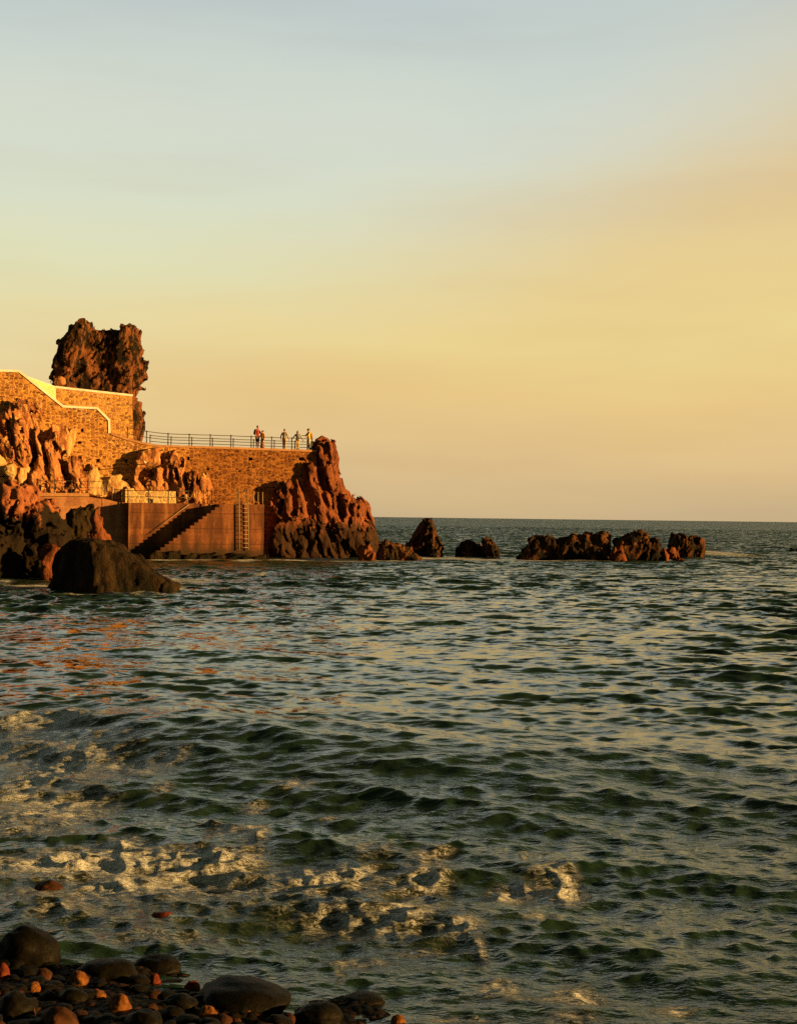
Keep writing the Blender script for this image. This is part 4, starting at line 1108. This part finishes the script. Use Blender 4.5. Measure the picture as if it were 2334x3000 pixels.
def person(label, loc, height, yaw, arms, hints, head_yaw=0.0, head_pitch=0.0, stance=0.09, step=0.0, lean=(0, 0), skin='skin', hair=None, outfit=None, seated=False, curl=(0.35, 0.35), build=1.0):
    """everything is laid out for a body 1.75 m tall that looks towards -y, then scaled, turned and set on its feet"""
    lx, ly = lean
    b = build
    if seated:
        pel = v3(0, 0.0, 0.10)
        hips = [v3(-.09, 0, .09), v3(.09, 0, .09)]
        knees = [v3(-.10, -.42, .16), v3(.12, -.36, .34)]
        ank = [v3(-.10, -.48, -.26), v3(.12, -.42, -.06)]
        up_ = 0.10 - 0.95
    else:
        pel = v3(lx * .2, ly * .2, .95)
        hips = [v3(-.09, 0, .91), v3(.09, 0, .91)]
        knees = [v3(-stance - .005, -.015 - step * .6, .49), v3(stance + .005, -.015 + step * .4, .49)]
        ank = [v3(-stance, -step, .08), v3(stance, step, .08)]
        up_ = 0.0
    O = v3(lx, ly, up_)
    waist = v3(lx * .5, ly * .5, 1.10 + up_); chest = v3(lx, ly, 1.29 + up_); neck = O + v3(0, 0.005, 1.45)
    head = O + v3(0, -0.025, 1.635)
    sh = [O + v3(-.175 * b, .01, 1.415), O + v3(.175 * b, .01, 1.415)]
    el, hd = [], []
    for i in (0, 1):
        e, h = ik(sh[i], v3(*arms[i]) + v3(0, 0, up_), .285, .25, v3(*hints[i])); el.append(e); hd.append(h)
    allp = np.array(hips + knees + ank + [head] + el + hd)
    lo = allp.min(0) - .26; hi = allp.max(0) + .26
    Rz = lambda a: np.array([[math.cos(a), -math.sin(a), 0], [math.sin(a), math.cos(a), 0], [0, 0, 1]])
    Rh = Rz(R(head_yaw)) @ np.array([[1, 0, 0], [0, math.cos(R(head_pitch)), -math.sin(R(head_pitch))], [0, math.sin(R(head_pitch)), math.cos(R(head_pitch))]])
    hp = lambda x, y, z: head + Rh @ v3(x, y, z)
    def torso(S, g, k=.05):
        S.ell(chest, (.155 * b + g, .105 + g, .19 + g), k)
        S.ell(waist, (.135 * b + g, .098 * b + g, .16 + g), k)
        S.cap(sh[0] * .8 + chest * .2, sh[1] * .8 + chest * .2, .058 + g, None, k)
    S = SDF(lo, hi, 0.0095)
    torso(S, 0)
    S.ell(pel, (.16 * b, .11 * b, .12), .05)
    for i in (0, 1):
        S.cap(hips[i], knees[i], .085, .055, .04).cap(knees[i], ank[i], .053, .036, .02)
        mid = knees[i] * .7 + ank[i] * .3
        S.cap(mid + v3(0, .012, 0), mid + v3(0, .012, -.06), .05, .045, .03)
        S.cap(ank[i] + v3(0, .03, -.04), ank[i] + v3(0, -.13, -.052), .036, .028, .02)
        S.cap(sh[i], el[i], .047, .038, .025).cap(el[i], hd[i], .038, .025, .015)
        dr = hd[i] - el[i]
        add_hand(S, hd[i], dr, v3(0, -0.4, -1) if abs(dr[2]) < .2 else v3(.7 if i == 0 else -.7, -.3, 0), 1 if i == 0 else -1, curl[i])
    S.cap(neck - v3(0, 0, .03), head - v3(0, 0, .06), .054, .05, .02)
    # head: skull, jaw, nose, brow, lips, ears, eyes set half way up
    S.ell(hp(0, .012, .03), (.074, .094, .09), .02).ell(hp(0, -.03, -.05), (.055, .06, .062), .03)
    S.cap(hp(0, -.085, .01), hp(0, -.108, -.025), .010, .015, .012)
    S.cap(hp(-.03, -.078, .028), hp(.03, -.078, .028), .010, None, .012)
    S.cap(hp(-.018, -.085, -.058), hp(.018, -.085, -.058), .009, None, .006)
    for sx in (-1, 1):
        S.ell(hp(sx * .03, -.082, .008), (.014, .008, .007), .008, True)
        S.ell(hp(sx * .03, -.074, .008), (.011, .011, .009), .002)
        S.ell(hp(sx * .078, .012, -.005), (.010, .02, .03), .006)
    sc = height / 1.75
    Rw = Rz(R(yaw))
    L = np.array(loc)
    def out(v): return (v @ Rw.T) * sc
    v, q = S.mesh()
    me = mesh_np('person', out(v), q)
    body = add('person', me, M[skin], None, True); body.location = loc
    tag(body, label, 'person')
    def child(name, S_, mat):
        v, q = S_.mesh()
        return add(name, mesh_np(name, out(v) + L, q), M[mat], body, True)
    o = outfit
    c_ = 0.013
    if 'shirt' in o:
        mat, sl = o['shirt']
        S = SDF(lo, hi, c_)
        torso(S, .018)
        S.cap(waist - v3(0, 0, .05), pel * .75 + waist * .25 - v3(0, 0, .02), .14 * b, .145 * b, .04)
        S.cap(neck - v3(.03, 0, .02), neck - v3(-.03, 0, .02), .062, None, .02)
        for i in (0, 1):
            if sl <= .5:
                S.cap(sh[i], sh[i] + (el[i] - sh[i]) * sl * 2, .06, .056, .03)
            else:
                S.cap(sh[i], el[i], .06, .05, .03).cap(el[i], el[i] + (hd[i] - el[i]) * (sl - .5) * 1.9, .05, .036, .02)
        f = S.f
        gz = S.lo[2] + S.c * np.arange(S.n[2]); gx_ = S.lo[0] + S.c * np.arange(S.n[0])
        zmin = pel[2] - .02
        core = (np.abs(gx_ - pel[0]) < .19)[:, None, None]
        cutz = np.where(core, (zmin - gz)[None, None, :], -1.0).astype(np.float32)
        S.f = np.maximum(f, cutz)
        child('shirt', S, mat)
    kind, mat = o['bottom']
    S = SDF(lo, hi, c_)
    S.ell(pel, (.165 * b + .012, .115 * b + .014, .125), .04)
    S.cap(pel + v3(0, 0, .08), pel + v3(0, 0, .1), .128 * b, None, .03)
    if kind == 'skirt':
        S.cap(pel, (ank[0] + ank[1]) / 2 + v3(0, 0, .16), .15 * b, .20, .05)
        S.ell((ank[0] + ank[1]) / 2 + v3(0, 0, .12), (.23, .19, .10), .05)
    else:
        for i in (0, 1):
            S.cap(hips[i], knees[i], .098, .073, .03)
            if kind == 'trousers':
                S.cap(knees[i], ank[i] + v3(0, 0, .0), .073, .058, .02)
    if kind == 'shorts':
        gz = S.lo[2] + S.c * np.arange(S.n[2])
        S.f = np.maximum(S.f, (knees[0][2] + .06 - gz)[None, None, :].astype(np.float32))
    child('skirt' if kind == 'skirt' else kind, S, mat)
    for i in (0, 1):
        S = SDF(ank[i] - .2, ank[i] + .2, .01)
        S.cap(ank[i] + v3(0, .035, -.035), ank[i] + v3(0, -.145, -.048), .043, .034, .02)
        child('shoe', S, o.get('shoes', 'dark_cloth'))
    if hair:
        hm, style = hair
        S = SDF(head - .32, head + .25, .01)
        S.ell(hp(0, .022, .045), (.083, .098, .09), .02)
        if style == 'long':
            S.ell(hp(0, .05, -.05), (.085, .06, .13), .03)
        if style == 'bun':
            S.ell(hp(0, .11, .05), (.045, .045, .045), .02)
        S.ell(hp(0, -.085, -.015), (.066, .075, .088), .012, True)
        child('hair', S, hm)
    if 'cap' in o:
        S = SDF(head - .3, head + .3, .01)
        S.ell(hp(0, .012, .06), (.086, .104, .078), .02)
        S.ell(hp(0, .0, -.03), (.12, .14, .06), .01, True)
        S.ell(hp(0, -.115, .045), (.062, .075, .012), .012)
        child('cap', S, o['cap'])
    if 'strap' in o:
        S = SDF(lo, hi, .012)
        a, b_ = sh[0] + v3(.06, -.07, .045), chest + v3(.1, -.125, -.16)
        S.cap(a, b_, .022, None, .01).cap(a, sh[0] + v3(.05, .08, .03), .02, None, .01).ell(b_ + v3(.03, .0, -.05), (.075, .035, .055), .02)
        child('sling_bag_strap', S, o['strap'])
    return body, out, L, dict(chest=chest, sh=sh, waist=waist, hd=hd)

M['skin'] = plain_mat('skin', (0.50, 0.24, 0.15), 0.6, 0.1)
M['skin_dark'] = plain_mat('tanned_skin', (0.36, 0.15, 0.09), 0.6, 0.1)
M['maroon'] = plain_mat('maroon_cotton', (0.30, 0.030, 0.024))
M['dark_cloth'] = plain_mat('black_cloth', (0.018, 0.016, 0.014))
M['dark_hair'] = plain_mat('dark_hair', (0.030, 0.014, 0.009), 0.5)
M['auburn_hair'] = plain_mat('auburn_hair', (0.12, 0.030, 0.014), 0.5)
M['orange_cloth'] = plain_mat('orange_cloth', (0.60, 0.28, 0.05))
M['print_cloth'] = plain_mat('brown_print_cloth', (0.42, 0.17, 0.06), 0.85, 0.75, 9.0)
M['cream'] = plain_mat('cream_cotton', (0.42, 0.34, 0.19))
M['sand'] = plain_mat('sand_trousers', (0.50, 0.32, 0.12))
M['grey_cloth'] = plain_mat('grey_blue_cotton', (0.19, 0.20, 0.17))
M['pale_yellow'] = plain_mat('pale_yellow_cotton', (0.58, 0.44, 0.17))
M['yellow'] = plain_mat('yellow_cotton', (0.78, 0.50, 0.03))
M['pale_green'] = plain_mat('pale_trousers', (0.50, 0.46, 0.26))
M['navy'] = plain_mat('navy_cloth', (0.03, 0.03, 0.06))
M['rust'] = plain_mat('rust_red_canvas', (0.28, 0.06, 0.03))
M['white_cloth'] = plain_mat('white_cloth', (0.72, 0.62, 0.42))

def feet(px, back_):
    p = deck(px) + BACK * back_
    q = PW(px, 1300, Y_WALL + back_ / math.cos(ANG))
    q.z = deck(px).z - 0.015
    return q

def backpack(label, body, off, rad, mat, yaw):
    _, out, L, J = body
    S = SDF(J['chest'] - .45, J['chest'] + .45, .014)
    c = J['chest'] + v3(*off)
    S.ell(c + v3(0, 0, -.02), (rad[0], rad[1], rad[2]), .03).ell(c + v3(0, .02, -.12), (rad[0] * 1.02, rad[1] * 1.05, rad[2] * .6), .05).ell(c + v3(0, .08, -.13), (rad[0] * .7, rad[1] * .6, rad[2] * .4), .03)
    v, q = S.mesh()
    w = out(v) + L
    root = empty('backpack', Vector(w.mean(0)))
    tag(root, label, 'backpack')
    add('bag', mesh_np('bag', w, q), M[mat], root, True)
    for i in (0, 1):
        s = J['sh'][i] * .62 + J['chest'] * .38 + v3(0, 0, .06)
        S = SDF(J['chest'] - .4, J['chest'] + .4, .013)
        pts = [s + v3(0, .13, -.02), s + v3(0, .07, .045), s + v3(0, -.05, .03), s + v3(0, -.135, -.09), s + v3(0, -.10, -.24), s + v3(0, .06, -.3)]
        for a, b in zip(pts[:-1], pts[1:]): S.cap(a, b, .02, None, .01)
        v, q = S.mesh()
        add('strap', mesh_np('strap', out(v) + L, q), M[mat], root, True)

p1 = person('tall person in a maroon shirt and dark shorts hugging a companion', feet(754, 1.0), 1.87, 52, [(-.20, -.10, .86), (.16, -.36, 1.20)], [(-.3, 1, 0), (.6, .5, -1)], head_yaw=10, head_pitch=8, skin='skin', hair=('dark_hair', 'short'),
            outfit=dict(shirt=('maroon', .42), bottom=('shorts', 'dark_cloth')), curl=(.3, .4))
backpack('black backpack on the back of the tallest person', p1, (0, .20, .02), (.155, .11, .23), 'dark_cloth', 52)
p2 = person('short person in an orange top and long brown patterned skirt leaning into the hug', feet(769, 0.9), 1.50, -28, [(-.20, -.22, 1.22), (.21, -.05, .90)], [(-.5, .3, -1), (.6, .6, 0)], head_yaw=-40, skin='skin', hair=('dark_hair', 'bun'),
            outfit=dict(shirt=('orange_cloth', .7), bottom=('skirt', 'print_cloth')), build=0.95)
p3 = person('person in a cream long-sleeved shirt and sand trousers standing with arms held out low', feet(833, 1.05), 1.70, 168, [(-.34, -.10, .94), (.34, -.10, .94)], [(-.6, .9, 0), (.6, .9, 0)], skin='skin_dark', hair=('auburn_hair', 'short'),
            outfit=dict(shirt=('cream', .96), bottom=('trousers', 'sand')), stance=.075)
p4 = person('person in a grey top with dark shoulder strap and pale yellow trousers, arms spread', feet(872, 0.75), 1.58, 12, [(-.50, .10, .98), (.46, .04, .96)], [(-.3, .8, -.6), (.4, .8, -.6)], head_yaw=42, skin='skin', hair=('auburn_hair', 'long'),
            outfit=dict(shirt=('grey_cloth', .75), bottom=('trousers', 'pale_yellow'), strap='dark_cloth'), build=1.08, stance=.07)
p5 = person('person in a yellow shirt, pale trousers and navy cap raising one forearm', feet(904, 0.95), 1.80, -62, [(-.24, -.42, 1.20), (.24, -.40, .98)], [(-.3, .2, -1), (.4, .8, -.4)], head_pitch=10, skin='skin_dark', hair=('dark_hair', 'short'),
            outfit=dict(shirt=('yellow', .45), bottom=('trousers', 'pale_green'), cap='navy'), step=.05)
backpack('rust red backpack on the person in the yellow shirt', p5, (0, .19, -.05), (.15, .10, .21), 'rust', -62)
p6 = person('person in white sitting on the ledge at the left end of the promenade', PW(6, 1390, 108.3), 1.65, 70, [(-.14, -.42, 1.30), (.2, -.30, 1.05)], [(-.3, .3, -1), (.4, .5, -1)], skin='skin', hair=('auburn_hair', 'short'),
            outfit=dict(shirt=('white_cloth', .8), bottom=('trousers', 'white_cloth')), seated=True)

# ------------------------------------------------------------------ stones in the foreground
import bmesh
def stone_mesh(rx, ry, rz, seed, rough=0.14, sub=4, facet=0.18):
    bm = bmesh.new()
    bmesh.ops.create_icosphere(bm, subdivisions=sub, radius=1.0)
    me = bpy.data.meshes.new('stone'); bm.to_mesh(me); bm.free()
    n = len(me.vertices)
    c = np.empty(n * 3, np.float32); me.vertices.foreach_get('co', c); c = c.reshape(-1, 3)
    rg = np.random.default_rng(seed)
    d = 1 + rough * fbm(c * 1.3 + seed * 3.7, 3, seed % 50)
    for _ in range(7):           # worn flats
        nrm = rg.normal(size=3); nrm /= np.linalg.norm(nrm)
        t = (c @ nrm) * d
        lim = rg.uniform(0.72, 0.92)
        d = np.where(t > lim, d * (1 - facet * 2.5 * (t - lim) / np.maximum(t, .1)), d)
    d = d + 0.02 * fbm(c * 7 + seed, 2, 8)
    c = c * d[:, None] * np.array([rx, ry, rz], np.float32)
    a = rg.uniform(0, 6.28); tl = rg.normal(0, .18)
    me.vertices.foreach_set('co', c.astype(np.float32).ravel()); me.update()
    return me

def stone_mat(name, a, b, rough=0.55, rust=(0.30, 0.10, 0.02), rust_amt=0.0):
    mt, nt, bs = new_mat(name)
    tcn = N(nt, 'ShaderNodeTexCoord').outputs['Object']
    n1 = N(nt, 'ShaderNodeTexNoise', {'Vector': tcn, 'Scale': 7.0, 'Detail': 6.0, 'Roughness': 0.65}).outputs[0]
    n2 = N(nt, 'ShaderNodeTexNoise', {'Vector': tcn, 'Scale': 40.0, 'Detail': 4.0, 'Roughness': 0.7}).outputs[0]
    c = mixc(nt, sstep(nt, n1, .35, .65), a, b)
    c = mixc(nt, mth(nt, 'MULTIPLY', sstep(nt, n1, .55, .62), rust_amt), c, rust)
    c = mixc(nt, mth(nt, 'MULTIPLY', sstep(nt, n2, .5, .35), .5), c, tuple(x * .4 for x in a))
    nt.links.new(c, bs.inputs['Base Color'])
    bs.inputs['Roughness'].default_value = rough
    bs.inputs['Specular IOR Level'].default_value = 0.03
    bp = N(nt, 'ShaderNodeBump', {'Strength': 0.5, 'Distance': 0.012, 'Height': mth(nt, 'ADD', n1, n2)})
    nt.links.new(bp.outputs[0], bs.inputs['Normal'])
    return mt
SM = dict(dark=stone_mat('wet_shaded_stone', (0.004, 0.004, 0.003), (0.008, 0.007, 0.0045), rough=0.42),  # wet stone, its colour darkened further in place of the foreground shade
          red=stone_mat('red_stone', (0.06, 0.012, 0.006), (0.13, 0.03, 0.012), .6),
          brown=stone_mat('brown_stone', (0.022, 0.010, 0.005), (0.06, 0.026, 0.012), .6),
          ochre=stone_mat('ochre_stone', (0.05, 0.018, 0.005), (0.19, 0.075, 0.018), .5))

def stone(label, cx, top_, base, w, mat, seed, depth=.85, sink=0.25, dip=0.0, name='shore_stone', group='stones at the edge of the beach', **kw):
    g = G(cx, base)
    for _ in range(6):
        z = max(beach_z(g.x, g.y), -0.02)
        g = G(cx, base, z)
    Y = g.y
    rx = w / F * Y / 2
    hgt = (base - top_) / F * Y
    ry = rx * depth
    g.y += ry * .75
    g.z = max(beach_z(g.x, g.y), -0.03)
    # the outline in the photo holds the stone's height and part of its depth, seen slightly from above
    hh = max(hgt - ry * 0.30, rx * .35)
    rz = hh / (1 - sink) * .62
    o = add(name, stone_mesh(rx, ry, rz, seed, **kw), SM[mat], None, True)
    o.location = (g.x, g.y, g.z + hh - rz - dip)
    o.rotation_euler = (0, 0, random.uniform(-.4, .4))
    tag(o, label, 'stone', group)
    return o

HERO = [('big rounded black stone at the left edge of the beach', 60, 2692, 2836, 205, 'dark'),
        ('flat black stone beside the big rounded stone at the waterline', 298, 2798, 2874, 188, 'dark'),
        ('black stone with a sunlit lower corner at the waterline', 452, 2790, 2856, 155, 'dark'),
        ('largest low black stone sloping into the water', 690, 2858, 2968, 300, 'dark'),
        ('bright red stone standing alone in the shallow swash', 470, 2662, 2716, 92, 'red'),
        ('long low red-brown stone awash in the swash', 850, 2610, 2668, 195, 'brown'),
        ('dark stone with a reddish tip awash below the foam', 140, 2556, 2604, 96, 'brown'),
        ('dark red stone almost covered by the foam', 85, 2477, 2516, 118, 'brown'),
        ('bright orange stone in front of the flat black stone', 228, 2840, 2888, 62, 'ochre'),
        ('ochre stone with a notched top among black cobbles', 280, 2896, 2934, 66, 'ochre'),
        ('rough ochre stone, tallest of the orange ones', 346, 2902, 2978, 72, 'ochre'),
        ('rounded reddish stone cut by the lower edge', 160, 2945, 3030, 125, 'brown'),
        ('small brown stone below the big rounded black stone', 126, 2832, 2880, 56, 'brown'),
        ('small dull red stone left of the largest low stone', 560, 2870, 2912, 52, 'red'),
        ('small ochre stone with bright rim near the lower edge', 605, 2945, 2996, 66, 'ochre'),
        ('black stone between the rough ochre stone and the lower edge', 410, 2955, 3030, 130, 'dark'),
        ('reddish stone at the extreme left edge', 4, 2812, 2876, 46, 'red'),
        ('lone orange stone at the lower edge right of the beach', 1165, 2972, 3006, 46, 'ochre'),
        ('black stone half under water right of the largest stone', 930, 2930, 3000, 150, 'dark'),
        ('small dark mound of stone under the swash right of the red stone', 640, 2578, 2622, 130, 'dark'),
        ('dark stone in the swash between foam and red stone', 390, 2662, 2706, 110, 'dark'),
        ('small red stone behind the ochre ones', 450, 2850, 2884, 42, 'red'),
        ('flat brown stone just showing under the red-brown one', 815, 2672, 2700, 90, 'brown'),
        ('black stone at the lower left corner', 30, 2900, 2990, 120, 'dark'),
        ('black stone in front of the small dull red stone', 520, 2905, 2965, 110, 'dark'),
        ('dark stone left of the notched ochre stone', 205, 2890, 2945, 95, 'dark'),
        ('low wet black stone in the water below the foam curls', 1060, 2900, 2950, 130, 'dark')]
for k, (lb, cx, t_, b_, w_, mt_) in enumerate(HERO):
    stone(lb, cx, t_, b_, w_, mt_, 100 + k, dip={5: .03, 6: .05, 7: .05, 19: .06, 20: .05, 22: .02}.get(k, 0), rough=.2 if mt_ == 'ochre' else .14)

protos = []
for k in range(9):
    protos.append((stone_mesh(1, .9, .68, 300 + k, rough=.2, sub=3), ['dark', 'dark', 'dark', 'dark', 'brown', 'dark', 'ochre', 'red', 'dark'][k]))
for me, mk in protos: 
    me.materials.append(SM[mk]); me.polygons.foreach_set('use_smooth', np.ones(len(me.polygons), bool))
COBL = {'dark': 'small wet black cobble among the beach stones', 'brown': 'small brown cobble among the black beach stones', 'ochre': 'small orange cobble among the black beach stones', 'red': 'small red cobble among the black beach stones'}
rr = random.Random(12)
cnt = 0
while cnt < 210:
    px = rr.uniform(-120, 860); py = rr.uniform(2790, 3060)
    if py < 2820 + max(px - 150, 0) * 0.25: continue
    g = G(px, py)
    z = beach_z(g.x, g.y); g = G(px, py, max(z, 0)); z = max(beach_z(g.x, g.y), -0.02)
    me, mk = protos[rr.choice([0, 1, 2, 3, 4, 5, 8, 0, 1, 4]) if rr.random() < .88 else rr.randrange(9)]
    o = bpy.data.objects.new('cobble', me); COL.objects.link(o)
    s = math.exp(rr.uniform(math.log(.022), math.log(.085)))
    o.scale = (s * rr.uniform(.9, 1.3), s, s * rr.uniform(.7, 1.05))
    o.rotation_euler = (rr.uniform(-.3, .3), rr.uniform(-.3, .3), rr.uniform(0, 6.28))
    o.location = (g.x, g.y, z + s * .3)
    tag(o, COBL[mk], 'cobble', mk + ' cobbles on the beach')
    cnt += 1
